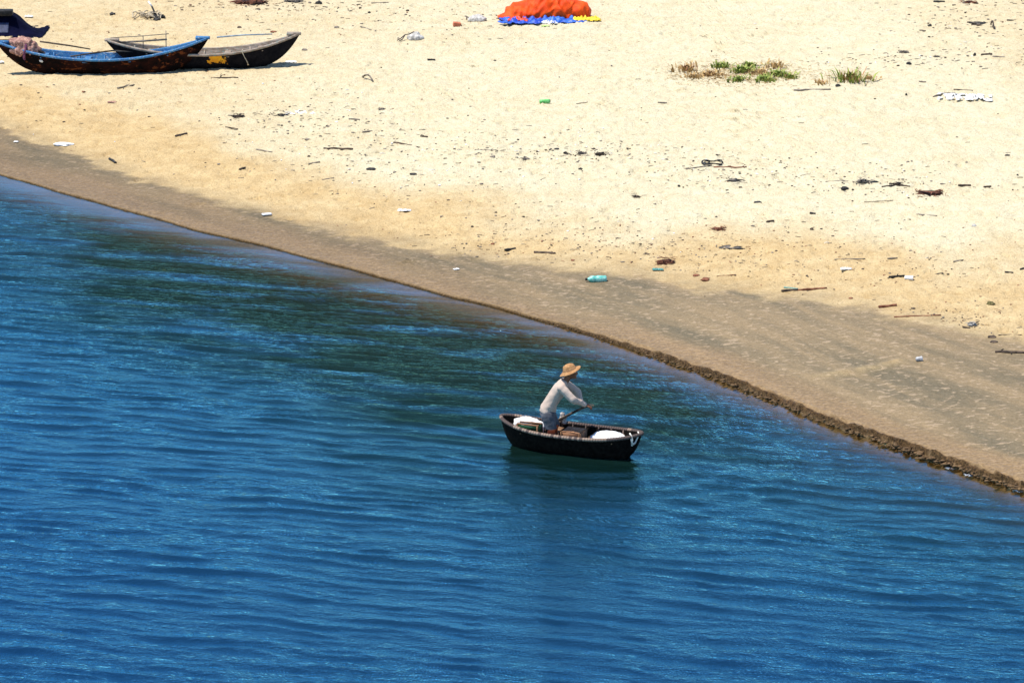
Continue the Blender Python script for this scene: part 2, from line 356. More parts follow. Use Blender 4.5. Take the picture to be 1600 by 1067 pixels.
class MB:
    def __init__(s): s.v = []; s.f = []
    def add(s, V, F):
        n = len(s.v); s.v += [tuple(map(float, p)) for p in V]; s.f += [tuple(i + n for i in f) for f in F]; return s
    def rings(s, rings, closed=True, cap=True):
        n = len(rings[0]); V = [p for r in rings for p in r]; F = []
        for a in range(len(rings) - 1):
            for b in range(n if closed else n - 1):
                c = (b + 1) % n
                F.append((a * n + b, a * n + c, (a + 1) * n + c, (a + 1) * n + b))
        if cap and closed:
            F.append(tuple(range(n - 1, -1, -1))); F.append(tuple((len(rings) - 1) * n + i for i in range(n)))
        return s.add(V, F)
    def tube(s, pts, rad, n=8, sq=1.0):
        pts = [Vector(p) for p in pts]
        if not hasattr(rad, '__len__'): rad = [rad] * len(pts)
        rings = []; prev = None
        for i, p in enumerate(pts):
            t = (pts[min(i + 1, len(pts) - 1)] - pts[max(i - 1, 0)]).normalized()
            if prev is None:
                prev = t.orthogonal().normalized() if abs(t.z) > 0.9 else Vector((0, 0, 1)).cross(t).normalized()
            u = (prev - t * prev.dot(t)).normalized(); w = t.cross(u); prev = u
            rings.append([p + (u * math.cos(2 * math.pi * k / n) + w * sq * math.sin(2 * math.pi * k / n)) * rad[i] for k in range(n)])
        return s.rings(rings)
    def box(s, c, d, rot=None, bev=0.0):
        c = Vector(c); hx, hy, hz = d[0] / 2, d[1] / 2, d[2] / 2
        b = min(bev, hx * .9, hy * .9, hz * .9)
        def ring(z, k): return [Vector((x, y, z)) for x, y in ((-hx + k, -hy + k), (hx - k, -hy + k), (hx - k, hy - k), (-hx + k, hy - k))]
        rs = [ring(-hz, b), ring(-hz + b, 0), ring(hz - b, 0), ring(hz, b)] if b > 0 else [ring(-hz, 0), ring(hz, 0)]
        m = rot.to_matrix() if rot is not None else Matrix.Identity(3)
        return s.rings([[c + m @ p for p in r] for r in rs])
    def lathe(s, prof, c=(0, 0, 0), axis='X', n=14):
        c = Vector(c); rs = []
        for a, r in prof:
            ring = []
            for k in range(n):
                q = 2 * math.pi * k / n; u, w = math.cos(q) * r, math.sin(q) * r
                ring.append(c + (Vector((a, u, w)) if axis == 'X' else Vector((u, w, a))))
            rs.append(ring)
        return s.rings(rs)
    def mesh(s, name):
        me = bpy.data.meshes.new(name); me.from_pydata(s.v, [], s.f); me.update(); return me
    def build(s, name, mat, parent=None, loc=None, smooth=True): return link(name, s.mesh(name), mat, parent, loc, smooth)

def ico(sub=2):
    t = (1 + 5 ** .5) / 2
    V = [Vector(p).normalized() for p in ((-1, t, 0), (1, t, 0), (-1, -t, 0), (1, -t, 0), (0, -1, t), (0, 1, t), (0, -1, -t), (0, 1, -t), (t, 0, -1), (t, 0, 1), (-t, 0, -1), (-t, 0, 1))]
    F = [(0, 11, 5), (0, 5, 1), (0, 1, 7), (0, 7, 10), (0, 10, 11), (1, 5, 9), (5, 11, 4), (11, 10, 2), (10, 7, 6), (7, 1, 8), (3, 9, 4), (3, 4, 2), (3, 2, 6), (3, 6, 8), (3, 8, 9), (4, 9, 5), (2, 4, 11), (6, 2, 10), (8, 6, 7), (9, 8, 1)]
    for _ in range(sub):
        cache = {}; G = []
        def mid(a, b):
            k = (min(a, b), max(a, b))
            if k not in cache: cache[k] = len(V); V.append(((V[a] + V[b]) / 2).normalized())
            return cache[k]
        for a, b, c in F:
            x, y, z = mid(a, b), mid(b, c), mid(c, a); G += [(a, x, z), (b, y, x), (c, z, y), (x, y, z)]
        F = G
    return V, F
ICO = {k: ico(k) for k in (0, 1, 2, 3, 4)}
def lump_verts(size, seed=0, amp=0.35, freq=1.4, sub=2, flat=-0.35):
    V, F = ICO[sub]; off = Vector((seed * 7.3, seed * 3.1, seed * 1.7)); out = []
    for p in V:
        k = 1 + amp * mnoise.noise(p * freq + off) + amp * 0.5 * mnoise.noise(p * freq * 2.7 + off)
        q = p * k
        out.append(Vector((q.x * size[0], q.y * size[1], max(q.z, flat) * size[2])))
    return out, F
def smooth_remesh(name, mb, voxel, mat, parent=None, loc=None, it=6, wrinkle=0.0, wfreq=8.0, seed=0.0, fn=None):
    """overlapping closed shapes grown into one continuous surface"""
    me = mb.mesh(name); tmp = bpy.data.objects.new('tmp', me); col.objects.link(tmp)
    r = tmp.modifiers.new('r', 'REMESH'); r.mode = 'VOXEL'; r.voxel_size = voxel
    if it:
        sm = tmp.modifiers.new('s', 'SMOOTH'); sm.iterations = it; sm.factor = 0.5
    dg = bpy.context.evaluated_depsgraph_get(); dg.update()
    out = bpy.data.meshes.new_from_object(tmp.evaluated_get(dg)); out.name = name
    bpy.data.objects.remove(tmp); bpy.data.meshes.remove(me)
    if wrinkle or fn:
        off = Vector((seed, seed * 2, seed * 3)); nn = [v.normal.copy() for v in out.vertices]
        for v, n in zip(out.vertices, nn):
            c = v.co.copy()
            if wrinkle:
                k = 1 - abs(mnoise.noise(c * wfreq + off)) * 2
                v.co = c + n * wrinkle * (k * 0.6 + mnoise.noise(c * wfreq * 2.3 + off) * 0.6)
            if fn: v.co = fn(v.co)
        out.update()
    return link(name, out, mat, parent, loc)
def caps(mb, p0, p1, r0, r1, n=12, sy=1.0):
    p0 = Vector(p0); p1 = Vector(p1); t = (p1 - p0); L = t.length; t.normalize()
    pts, rad = [], []
    for k in range(5):
        a = math.pi / 2 * k / 5; pts.append(p0 - t * r0 * math.cos(a)); rad.append(max(r0 * math.sin(a), r0 * .08))
    pts.append(p0); rad.append(r0); pts.append((p0 + p1) / 2); rad.append((r0 + r1) / 2); pts.append(p1); rad.append(r1)
    for k in range(1, 6):
        a = math.pi / 2 * k / 5; pts.append(p1 + t * r1 * math.sin(a)); rad.append(max(r1 * math.cos(a), r1 * .08))
    return mb.tube(pts, rad, n, sy)
def ell(mb, c, r, ry=0.0):
    V, F = ICO[3]; m = Euler((0, ry, 0)).to_matrix(); c = Vector(c)
    return mb.add([c + m @ Vector((p.x * r[0], p.y * r[1], p.z * r[2])) for p in V], F)

# ------------------------------------------------------------------ the beach: one sheet that runs to the horizon
def spread(lo, hi, step, far, n=26):
    core = np.arange(lo, hi + step / 2, step)
    g = np.geomspace(step, far, n)
    return np.concatenate([lo - g[::-1], core, hi + g])
bx = spread(-17, 17, 0.055, 420)
bd = np.concatenate([-np.geomspace(420, 10, 14), np.arange(-9.5, -0.6, 0.25), np.arange(-0.6, -0.12, 0.04), np.arange(-0.12, 0.16, 0.012), np.arange(0.16, 1.0, 0.035), np.arange(1.0, 36, 0.062), 36 + np.geomspace(0.1, 400, 24)])
def sheet(xs, ds):
    X = np.repeat(xs[None, :], len(ds), 0)
    sl = (shore_y(xs + 0.1) - shore_y(xs - 0.1)) / 0.2
    Y = shore_y(xs)[None, :] + ds[:, None] * np.sqrt(1 + sl * sl)[None, :]
    return X, Y, np.repeat(ds[:, None], len(xs), 1)
X, Y, D = sheet(bx, bd)
cragged = sst(0.0, 5.0, X) * 1.0 + 0.18
edge_n = 0.10 * vnoise(X * 0.7, 0 * X, 3) + cragged * (0.075 * vnoise(X * 2.1, 0 * X, 4) + 0.05 * vnoise(X * 6.0, D * 3, 5) + 0.03 * vnoise(X * 15, D * 14, 6))
Dn = D + edge_n * np.exp(-np.abs(D) / 0.25)
Z = base_z(X, Dn)
wetmask = 1 - sst(-0.6, 0.45, (Y - wet_y(X) - 0.7 * sst(-4, -10, X)) + 0.35 * fbm(X * 0.5, Y * 0.35, 11, 4) + 0.35 * fbm(X * 1.6, Y * 2.2, 14, 3))
halo = np.exp(-((Y - wet_y(X) + 0.7 * sst(-10, -4, X) - 0.7) / 0.75) ** 2)
wetmask = np.maximum(wetmask, np.clip(0.42 * halo * (1 + 0.7 * fbm(X * 0.9, Y * 1.1, 15, 3)), 0, 0.6))
drymask = sst(-2.5, 3.0, (Y - dry_y(X)) + 3.0 * fbm(X * 0.22, Y * 0.13, 21, 4))
tan = 1 - drymask
tan = np.clip(tan * 0.95 + 0.62 * sst(-1.0, -11.5, X - 0.06 * (Y - 75)) + 0.30 * sst(1.5, 4.5, X - 9 + 0.15 * (Y - 85)), 0, 1)
low = (1 - sst(0.3, np.interp(X, [-6, 2], [1.9, 1.1]), D + 0.5 * vnoise(X * 0.6, D, 31)))
inview = (np.abs(X) < 20) & (D > -1) & (D < 40)
amp = (0.25 + 0.75 * (1 - wetmask)) * inview
foot = vnoise(X * 2.6, Y * 2.2, 41); foot2 = vnoise(X * 5.5, Y * 4.5, 42)
dim = -np.maximum(foot2 - 0.22, 0) * 0.11
Z = Z + amp * sst(0.05, 0.5, D) * (0.05 * fbm(X * 0.35, Y * 0.3, 43, 3) + (0.024 * foot + 0.016 * foot2 + dim) * (0.2 + 0.8 * (1 - wetmask)) + 0.004 * vnoise(X * 12, Y * 10, 44))
# trails of footprints along and across the beach
r3 = np.random.default_rng(21)
def dent(x, y, ang, L, W, dep):
    i0, i1 = np.searchsorted(bx, [x - .4, x + .4])
    if i1 - i0 < 4 or abs(x) > 16.5: return
    sl = (float(shore_y(x + .1)) - float(shore_y(x - .1))) / .2
    d = (y - float(shore_y(x))) / math.sqrt(1 + sl * sl)
    if d < 0.6 or d > 35: return
    j0, j1 = np.searchsorted(bd, [d - .55, d + .55])
    xx = X[j0:j1, i0:i1] - x; yy = Y[j0:j1, i0:i1] - y
    u_ = (xx * math.cos(ang) + yy * math.sin(ang)) / L; v_ = (-xx * math.sin(ang) + yy * math.cos(ang)) / W
    r_ = np.sqrt(u_ * u_ + v_ * v_)
    Z[j0:j1, i0:i1] += dep * (-(1 - sst(.55, 1.05, r_)) + 0.45 * np.exp(-((r_ - 1.35) / .28) ** 2))
for x, y, ang, n in ((-12, 88, -.25, 34), (-9, 86, -.35, 30), (14, 82, 3.3, 42), (2, 97, -1.2, 26), (9, 93, -2.3, 30), (-4, 79, -.5, 24), (12, 70, 2.7, 36), (-13, 93, .05, 40), (5, 80, .3, 20), (0, 90, -.1, 34), (13, 64, 2.5, 26), (-7, 92, -.9, 24), (-2, 72, -.45, 22)):
    for k in range(n):
        ang += r3.normal(0, .07); x += math.cos(ang) * .62; y += math.sin(ang) * .62
        sgn = 1 if k % 2 else -1
        dent(x - math.sin(ang) * .11 * sgn + r3.normal(0, .03), y + math.cos(ang) * .11 * sgn + r3.normal(0, .03), ang + r3.normal(0, .15), .15, .075, r3.uniform(.035, .07))
for k in range(900):
    x = r3.uniform(-15, 16); y = r3.uniform(58, 100)
    if y > float(wet_y(x)): dent(x, y, r3.uniform(0, 3.1), r3.uniform(.09, .2), r3.uniform(.06, .12), r3.uniform(.015, .06))
# the small sand ridge on the wet strip
rp = [on_plane(a, b, 0.3) for a, b in ((1265, 577), (1320, 575), (1370, 570), (1412, 563))]
ry = np.interp(X, [p[0] for p in rp], [p[1] for p in rp])
rmask = sst(rp[0][0] - .2, rp[1][0], X) * (1 - sst(rp[3][0] - .1, rp[3][0] + .15, X)) * np.exp(-((Y - ry) / 0.16) ** 2)
Z = Z + 0.035 * rmask
wetmask = np.clip(wetmask - 0.55 * rmask * (0.6 + 0.6 * vnoise(X * 5, Y * 5, 9)), 0, 1)
clod = cragged * sst(-0.02, 0.02, D) * (1 - sst(0.06, 0.2, D))
Z = Z + clod * (0.045 * vnoise(X * 6, D * 9, 51) + 0.035 * vnoise(X * 15, D * 17, 52))
_ZL = Z.copy()
def land_z(x, y):                                   # height of the sand as built, dents and all
    x = float(x); y = float(y)
    sl = (float(shore_y(x + 0.1)) - float(shore_y(x - 0.1))) / 0.2
    d = (y - float(shore_y(x))) / math.sqrt(1 + sl * sl)
    i = int(np.clip(np.searchsorted(bx, x) - 1, 0, len(bx) - 2)); j = int(np.clip(np.searchsorted(bd, d) - 1, 0, len(bd) - 2))
    u = min(max((x - bx[i]) / (bx[i + 1] - bx[i]), 0), 1); v = min(max((d - bd[j]) / (bd[j + 1] - bd[j]), 0), 1)
    return (_ZL[j, i] * (1 - u) + _ZL[j, i + 1] * u) * (1 - v) + (_ZL[j + 1, i] * (1 - u) + _ZL[j + 1, i + 1] * u) * v
beach_me = np_mesh('beach_sand', np.stack([X, Y, Z], -1).reshape(-1, 3), grid_faces(*X.shape))
at_ = beach_me.attributes.new('sandmix', 'FLOAT_COLOR', 'POINT')
at_.data.foreach_set('color', np.stack([wetmask, tan, low, 0.82 + 0.19 * sst(-6, 4, X)], -1).astype(np.float32).ravel())
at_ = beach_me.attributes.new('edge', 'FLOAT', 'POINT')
at_.data.foreach_set('value', np.clip(1.25 * np.exp(-((Dn - 0.005 - 0.03 * cragged) / (0.015 + 0.026 * cragged)) ** 2), 0, 1).astype(np.float32).ravel())  # mask of the shade painted along the bank face
at_ = beach_me.attributes.new('shore', 'FLOAT_VECTOR', 'POINT')
at_.data.foreach_set('vector', np.stack([X * 1.6, D, 0 * X], -1).astype(np.float32).ravel())
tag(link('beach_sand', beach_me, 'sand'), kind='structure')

# ------------------------------------------------------------------ the water
BOAT_C = Vector(on_plane(892, 703, 0.0)); BOAT_YAW = R(-23)
wx = spread(-14, 13, 0.047, 420)
wd = np.concatenate([-np.geomspace(420, 0.2, 26) - 27, np.arange(-27, -3, 0.034), np.arange(-3, 0.08, 0.03)])
X, Y, D = sheet(wx, wd)
calm = 0.05 + 0.95 * sst(0.25, 1.0, -D / np.interp(X, _XS, [1.2, 1.2, 1.3, 1.1, .8, .6, .6, .6, .6]) + 0.25 * vnoise(X * 0.8, Y * 0.5, 65))
r2 = np.random.default_rng(12)
wind = R(-90 - 15)
def train(n, l0, l1, slope, spread, th0=wind):
    h = np.zeros_like(X); wx_ = X + 0.25 * vnoise(X * 0.35, Y * 0.35, 66); wy_ = Y + 0.22 * vnoise(X * 0.5, Y * 0.6, 67)
    for k in range(n):
        lam = l0 * (l1 / l0) ** r2.random(); th = th0 + r2.normal(0, spread); kk = 2 * math.pi / lam
        ph = kk * (math.cos(th) * wx_ + math.sin(th) * wy_) + r2.random() * 6.283
        h -= slope * math.sqrt(2.0 / n) / kk * (np.sin(ph) + 0.42 * np.sin(2 * ph) + 0.2 * np.sin(3 * ph))
    return h
def steep_train(n, l0, l1, slope, spread):
    """short seas with long easy backs and a steep narrow front, each present only in its own patches"""
    h = np.zeros_like(X); wx_ = X + 0.30 * vnoise(X * 0.45, Y * 0.3, 66); wy_ = Y + 0.16 * vnoise(X * 0.7, Y * 0.5, 67) + 0.05 * vnoise(X * 2.2, Y * 1.2, 62)
    for k in range(n):
        lam = l0 * (l1 / l0) ** ((k + r2.random()) / n); th = wind + r2.normal(0, spread); kk = 2 * math.pi / lam
        ph = kk * (math.cos(th) * wx_ + math.sin(th) * wy_) + r2.random() * 6.283
        g = np.clip(0.45 + 1.5 * vnoise(X * 0.28 / lam + 31 * k, Y * 0.65 / lam, 70 + k), 0, 1.3)
        saw = sum(np.sin(q * ph) / q * (1 - q / 8.0) for q in range(1, 7))
        h -= g * slope / kk * saw
    return h
swell = steep_train(16, 0.27, 0.70, 0.054, 0.13)
ripple = train(22, 0.26, 0.45, 0.036, 0.30)
choppy = train(24, 0.18, 0.42, 0.085, 0.40)
pc = on_plane(560, 470); pd = on_plane(1060, 610)
rough = np.exp(-((X - pc[0]) / 4.6) ** 2 - ((Y - pc[1] + 0.55 * (X - pc[0])) / 4.6) ** 2) + 0.7 * np.exp(-((X - pd[0]) / 2.2) ** 2 - ((Y - pd[1] + 0.6 * (X - pd[0])) / 2.6) ** 2)
rough = np.clip(rough * (1 + 0.6 * fbm(X * 0.3, Y * 0.5, 68, 3)), 0, 1)
band = np.clip(0.75 + 0.9 * fbm(X * 0.10 + 0.05 * Y, Y * 0.42 + 0.1 * X, 61, 3), 0.15, 1.7)
band = 0.55 + 0.35 * band
Zw = swell * (0.55 + 0.5 * band) + ripple * band + choppy * rough
gust = 0.55 * band + 0.7 * rough
# waves the boat pushes: rings spreading ahead and to the far side, and a trailing wedge
c, s_ = math.cos(-BOAT_YAW), math.sin(-BOAT_YAW)
lx = (X - BOAT_C.x) * math.cos(BOAT_YAW) + (Y - BOAT_C.y) * math.sin(BOAT_YAW)
ly = -(X - BOAT_C.x) * math.sin(BOAT_YAW) + (Y - BOAT_C.y) * math.cos(BOAT_YAW)
rr = np.sqrt((lx * 0.72) ** 2 + ly ** 2) + 0.12 * vnoise(X * 0.9, Y * 0.9, 63)
ring = np.sin(rr * 2 * math.pi / 0.50) * np.exp(-((rr - 1.9) / 1.6) ** 2) * 0.011 * (0.4 + 0.6 * sst(-1.5, 1.0, lx))
aft = np.maximum(-lx - 0.9, 0); astern = sst(0.7, 1.5, -lx)
wig = 0.10 * vnoise(X * 0.8, Y * 0.8, 64)
arm = np.abs(ly) - (0.22 + 0.105 * aft) + wig
wedge = (np.cos(arm * 2 * math.pi / 0.42) * np.exp(-(arm / 0.42) ** 2) * 0.013 + np.cos((np.abs(ly) - 0.30 * aft - .3 + wig) * 2 * math.pi / 0.5) * np.exp(-((np.abs(ly) - 0.30 * aft - .3) / 0.5) ** 2) * 0.006) * np.exp(-aft / 9.0) * astern
wake_calm = 1 - 0.72 * np.exp(-(arm / 0.30) ** 2) * astern * np.exp(-aft / 8.0)
Zw = calm * (Zw * wake_calm + ring + wedge) * ((np.abs(X) < 25) & (D > -45))
bedz = base_z(X, D)
wat_me = np_mesh('river_water', np.stack([X, Y, Zw], -1).reshape(-1, 3), grid_faces(*X.shape))
at_ = wat_me.attributes.new('depth', 'FLOAT', 'POINT'); at_.data.foreach_set('value', np.maximum(-bedz, 0).astype(np.float32).ravel())
dim_reflect = np.exp(-((D + 2.6) / (3.6 + 1.2 * sst(-5, 0, X))) ** 2) * (0.25 + 0.75 * sst(-11, -6, X)) * (1 - sst(-1, 4.0, X)) + 0.55 * np.exp(-((X - pd[0] + .6) / 2.0) ** 2 - ((D + 1.9) / 1.3) ** 2)  # where the dark reflection is painted into the gloss colour
dim_reflect = np.clip(dim_reflect * (0.95 + 1.1 * fbm(X * 0.30, Y * 1.3 + 0.35 * X, 69, 5)), 0, 0.9)
at_ = wat_me.attributes.new('dim_reflect', 'FLOAT', 'POINT'); at_.data.foreach_set('value', dim_reflect.astype(np.float32).ravel())
at_ = wat_me.attributes.new('chop', 'FLOAT', 'POINT'); at_.data.foreach_set('value', (0.03 + 0.55 * calm * np.clip(gust, 0.25, 1.6) * wake_calm).astype(np.float32).ravel())
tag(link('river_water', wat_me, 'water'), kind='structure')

# clods of the little cut bank, and flecks of foam below it
mb = MB()
for k in range(1300):
    x = rng.uniform(0.3, 11); g = rng.random()
    if g > 0.2 + x / 9: continue
    d = rng.normal(-0.01, 0.045); sl = (float(shore_y(x + .1)) - float(shore_y(x - .1))) / .2
    y = float(shore_y(x)) + d * math.sqrt(1 + sl * sl)
    s = rng.uniform(0.010, 0.036) * (0.45 + x / 14)
    V, F = lump_verts((s * rng.uniform(1.0, 2.4), s * 1.1, s * .6), k, 0.8, 1.4, 1, -1)
    z = rng.uniform(-.02, float(scarp_h(x)) * 0.55)
    mb.add([v + Vector((x, y, z)) for v in V], F)
tag(mb.build('bank_clods', 'clod'), 'lumps of wet brown sand crumbling along the waterline', 'sand', kind='stuff')
mb = MB()
for k in range(5):
    x = rng.uniform(7.0, 9.5); d = -abs(rng.normal(0, 0.12)) - 0.03
    sl = (float(shore_y(x + .1)) - float(shore_y(x - .1))) / .2
    y = float(shore_y(x)) + d * math.sqrt(1 + sl * sl)
    for j in range(4):
        s = rng.uniform(0.002, 0.006)
        V, F = lump_verts((s * 1.6, s, s * .5), k + j, 0.3, 1.5, 0, -1)
        mb.add([v + Vector((x + rng.normal(0, .05), y + rng.normal(0, .04), 0.006)) for v in V], F)
tag(mb.build('foam', 'foam'), 'white flecks of foam on the shallow edge', 'foam', kind='stuff')

# ------------------------------------------------------------------ boats
def hull_rows(w, h, zb, L, nt_=41, ns=15, inset=0.0, power=0.55, t0=-1, t1=1):
    rows = []
    for i in range(nt_):
        t = t0 + (t1 - t0) * i / (nt_ - 1)
        ww = max(w(t) - inset, 0.004); hh = h(t); b = min(zb(t) + inset, hh - 0.01)
        row = []
        for j in range(ns):
            a = -1 + 2 * j / (ns - 1); c_ = math.copysign(abs(a) ** power, a) if abs(a) > 1e-6 else 0.0
            z = b + (hh - b) * abs(a) ** 2.4
            row.append(Vector((t * (L / 2 - inset), c_ * ww, z)))
        rows.append(row)
    return rows

# --- the woven boat on the water
boat = empty('basket_boat', BOAT_C, BOAT_YAW, 'small black tarred basket boat on the water carrying the man in a hat', 'boat')
BL = 2.46
bw = lambda t: 0.40 * max(1 - abs(t) ** 2.7, 0) ** 0.62
bh = lambda t: 0.325 + (0.115 if t < 0 else 0.095) * abs(t) ** 2.6
bzb = lambda t: -0.11 + (bh(1) + 0.10) * abs(t) ** 8
outer = hull_rows(bw, bh, bzb, BL, 49, 17, 0.0, 0.62, -.997, .997)
inner = hull_rows(bw, bh, bzb, BL, 49, 17, 0.022, 0.62, -.997, .997)
MB().rings(outer, closed=False, cap=False).build('hull', 'tar', boat)
MB().rings(inner, closed=False, cap=False).build('lining', 'tar', boat)
rim_pts = [Vector((t * BL / 2, -bw(t), bh(t))) for t in [math.sin(a) for a in np.linspace(-math.pi / 2, math.pi / 2, 46)]]
rim_pts += [Vector((p.x, -p.y, p.z)) for p in rim_pts[-2:0:-1]]
loop_ = rim_pts + rim_pts[:1]
rim = MB().tube(loop_, 0.026, 8).build('rim', 'bamboo_dark', boat)
acc = [0.0]
for a, b in zip(loop_, loop_[1:]): acc.append(acc[-1] + (b - a).length)
lash_me = {}
for key in ('lash_pale', 'lash_dark'):
    m_ = MB().tube([(-.021, 0, 0), (-.013, 0, 0), (.013, 0, 0), (.021, 0, 0)], [.026, .0315, .0315, .026], 8).mesh('lashing')
    m_.materials.append(M[key]); m_.polygons.foreach_set('use_smooth', [True] * len(m_.polygons)); lash_me[key] = m_
N_LASH = 122
for k in range(N_LASH):
    s = acc[-1] * k / N_LASH; i = max(j for j in range(len(acc)) if acc[j] <= s); i = min(i, len(loop_) - 2)
    f = (s - acc[i]) / max(acc[i + 1] - acc[i], 1e-6); p = loop_[i].lerp(loop_[i + 1], f)
    near_mid = loop_[i].y < 0 and -0.75 < p.x < 0.75
    o = bpy.data.objects.new('lashing', lash_me['lash_pale' if (near_mid and rng.random() < .8) or rng.random() < .12 else 'lash_dark'])
    col.objects.link(o); o.parent = rim; o.location = p
    o.rotation_euler = (loop_[i + 1] - loop_[i]).to_track_quat('X', 'Z').to_euler()
for x in (-0.72, -0.30, 0.36, 0.78):
    MB().box((x, 0, bh(x / 1.23) - 0.075), (0.10, 2 * bw(x / 1.23) - 0.05, 0.022), bev=.004).build('thwart', 'wood', boat)
for x in np.linspace(-0.80, 0.80, 8):
    t = x / (BL / 2); pts = []
    for j in range(13):
        a = -1 + 2 * j / 12; c_ = math.copysign(abs(a) ** .62, a) if a else 0
        b_ = bzb(t) + .03
        pts.append((x, c_ * (bw(t) - .03), b_ + (bh(t) - b_) * abs(a) ** 2.4))
    MB().tube(pts, 0.011, 6).build('rib', 'bamboo_dark', boat)
MB().box((-0.05, 0, 0.035), (1.5, 0.42, 0.02), bev=.004).build('floor_board', 'wood', boat)
# rope tied round the bow
mb = MB()
mb.tube([(1.10, -.165, .40), (1.12, -.185, .34), (1.145, -.165, .275), (1.165, -.12, .30), (1.19, -.09, .37), (1.20, -.05, .43), (1.17, -.02, .45)], 0.013, 6)
mb.tube([(1.08, -.16, .455), (1.12, -.175, .41), (1.14, -.18, .35), (1.125, -.185, .29)], 0.012, 6)
mb.tube([(1.17, -.125, .30), (1.13, -.16, .265), (1.12, -.17, .25)], 0.015, 6)
mb.build('bow_rope', 'rope_white', boat)
# rowlock post lashed inside the far rim
post = MB().tube([(-.31, .36, .12), (-.30, .375, .36), (-.29, .385, .46)], [.024, .022, .02], 8).build('rowlock_post', 'driftwood', boat)
mb = MB()
for k, (dx, dz, s) in enumerate(((0, .38, .045), (.018, .42, .05), (-.01, .47, .036), (.03, .34, .04), (-.03, .40, .03))):
    V, F = lump_verts((s, s, s * .9), k + 40, .5, 2, 2, -1); mb.add([v + Vector((-.295 + dx, .375, dz)) for v in V], F)
mb.build('rag_binding', 'rag', post)

def in_boat(x, y, z): return BOAT_C + Matrix.Rotation(BOAT_YAW, 3, 'Z') @ Vector((x, y, z))
def bundle(name, loc, rz, size, mat, label, cat, seed, wr=0.022):
    mb = MB(); V, F = lump_verts(size, seed, .22, 1.1, 3, -.6); mb.add(V, F)
    V, F = lump_verts((size[0] * .6, size[1] * .7, size[2] * .9), seed + 3, .25, 1.3, 3, -.6); mb.add([v + Vector((size[0] * .35, 0, -.02)) for v in V], F)
    o = smooth_remesh(name, mb, 0.016, mat, None, loc, 4, wr, 9.0, seed)
    o.rotation_euler.z = rz
    return tag(o, label, cat)
bundle('white_sack', in_boat(-0.80, .13, .27), BOAT_YAW, (.27, .16, .16), 'white_plastic', 'white plastic sack heaped in the stern of the basket boat behind the man', 'sack', 3)
bundle('white_sack', in_boat(0.66, .03, .235), BOAT_YAW, (.31, .19, .12), 'white_plastic', 'long white sack lying in the bow of the basket boat', 'sack', 5)
def crate(loc, rz, dims, mat, trim, label, n=3):
    e = empty('crate', loc, rz, label, 'crate')
    w, d, h = dims; t = 0.014
    for sy in (-1, 1):
        for k in range(n):
            MB().box((0, sy * (d / 2 - t / 2), h * (k + .5) / n), (w - 2 * t, t, h / n - .006), bev=.002).build('slat', mat, e)
    for sx in (-1, 1):
        MB().box((sx * (w / 2 - t / 2), 0, h / 2), (t, d, h), bev=.002).build('end_panel', mat, e)
        for sy in (-1, 1): MB().box((sx * (w / 2 - .012), sy * (d / 2 + .007), h / 2), (.024, .013, h + .02), bev=.002).build('corner_post', trim, e)
    MB().box((0, 0, .008), (w - 2 * t, d - 2 * t - .002, .014)).build('base', mat, e)
    return e
e = crate(in_boat(-0.70, -.07, .12), BOAT_YAW, (.38, .19, .255), 'green_box', 'wood', 'dark green crate with brown corner posts beside the stern sack', 3)
for sy in (-1, 1): MB().box((0, sy * .070, .266), (.38, .05, .018), bev=.003).build('top_rail', 'wood', e)
e = crate(in_boat(0.06, -.03, .05), BOAT_YAW, (.34, .30, .295), 'wood_red', 'wood', 'brown wooden crate in the middle of the basket boat in front of the man', 3)
for k in range(4): MB().box((-.118 + .079 * k, 0, .303), (.074, .30, .012), bev=.002).build('lid_board', 'wood_red', e)
mb = MB(); V, F = lump_verts((.13, .12, .10), 9, .35, 1.4, 3, -.5); mb.add(V, F)
tag(smooth_remesh('black_bag', mb, .012, 'char', None, in_boat(.43, .12, .14), 3, .01, 11, 2), 'black bag between the brown crate and the bow sack', 'bag')

# --- the man
MAN = in_boat(-0.27, 0.0, 0.0); MAN = Vector(on_plane(868, 703, 0.0))
man = empty('person', MAN, R(-4), 'man in tan hat, pale long-sleeved shirt and grey shorts standing rowing', 'person')
hipc, sh = Vector((-.12, 0, .64)), Vector((.13, 0, 1.13))
mb = MB()
# trunk
ell(mb, (-.125, 0, .66), (.105, .150, .12), .3); ell(mb, (-.07, 0, .79), (.082, .125, .15), .48); ell(mb, (.035, 0, .97), (.09, .140, .17), .48); ell(mb, (.095, 0, 1.075), (.065, .14, .07), .5)
caps(mb, (.125, 0, 1.12), (.215, 0, 1.25), .055, .05)
# head with face
ell(mb, (.240, 0, 1.315), (.094, .074, .108), -.2); ell(mb, (.285, 0, 1.258), (.052, .052, .045), -.2)
ell(mb, (.336, 0, 1.300), (.022, .013, .024), -.3); ell(mb, (.322, 0, 1.345), (.018, .05, .014)); ell(mb, (.325, 0, 1.255), (.015, .024, .010)); ell(mb, (.318, 0, 1.225), (.022, .024, .016))
for s in (-1, 1): ell(mb, (.228, s * .077, 1.305), (.020, .011, .032), -.2)
NE, FE = Vector((.295, -.235, .935)), Vector((.34, .20, .93))
NW, FW = Vector((.485, -.075, .800)), Vector((.405, .085, .805))
caps(mb, (.10, -.155, 1.085), NE, .044, .034); caps(mb, NE, NW, .034, .025)
caps(mb, (.12, .155, 1.085), FE, .044, .034); caps(mb, FE, FW, .034, .025)
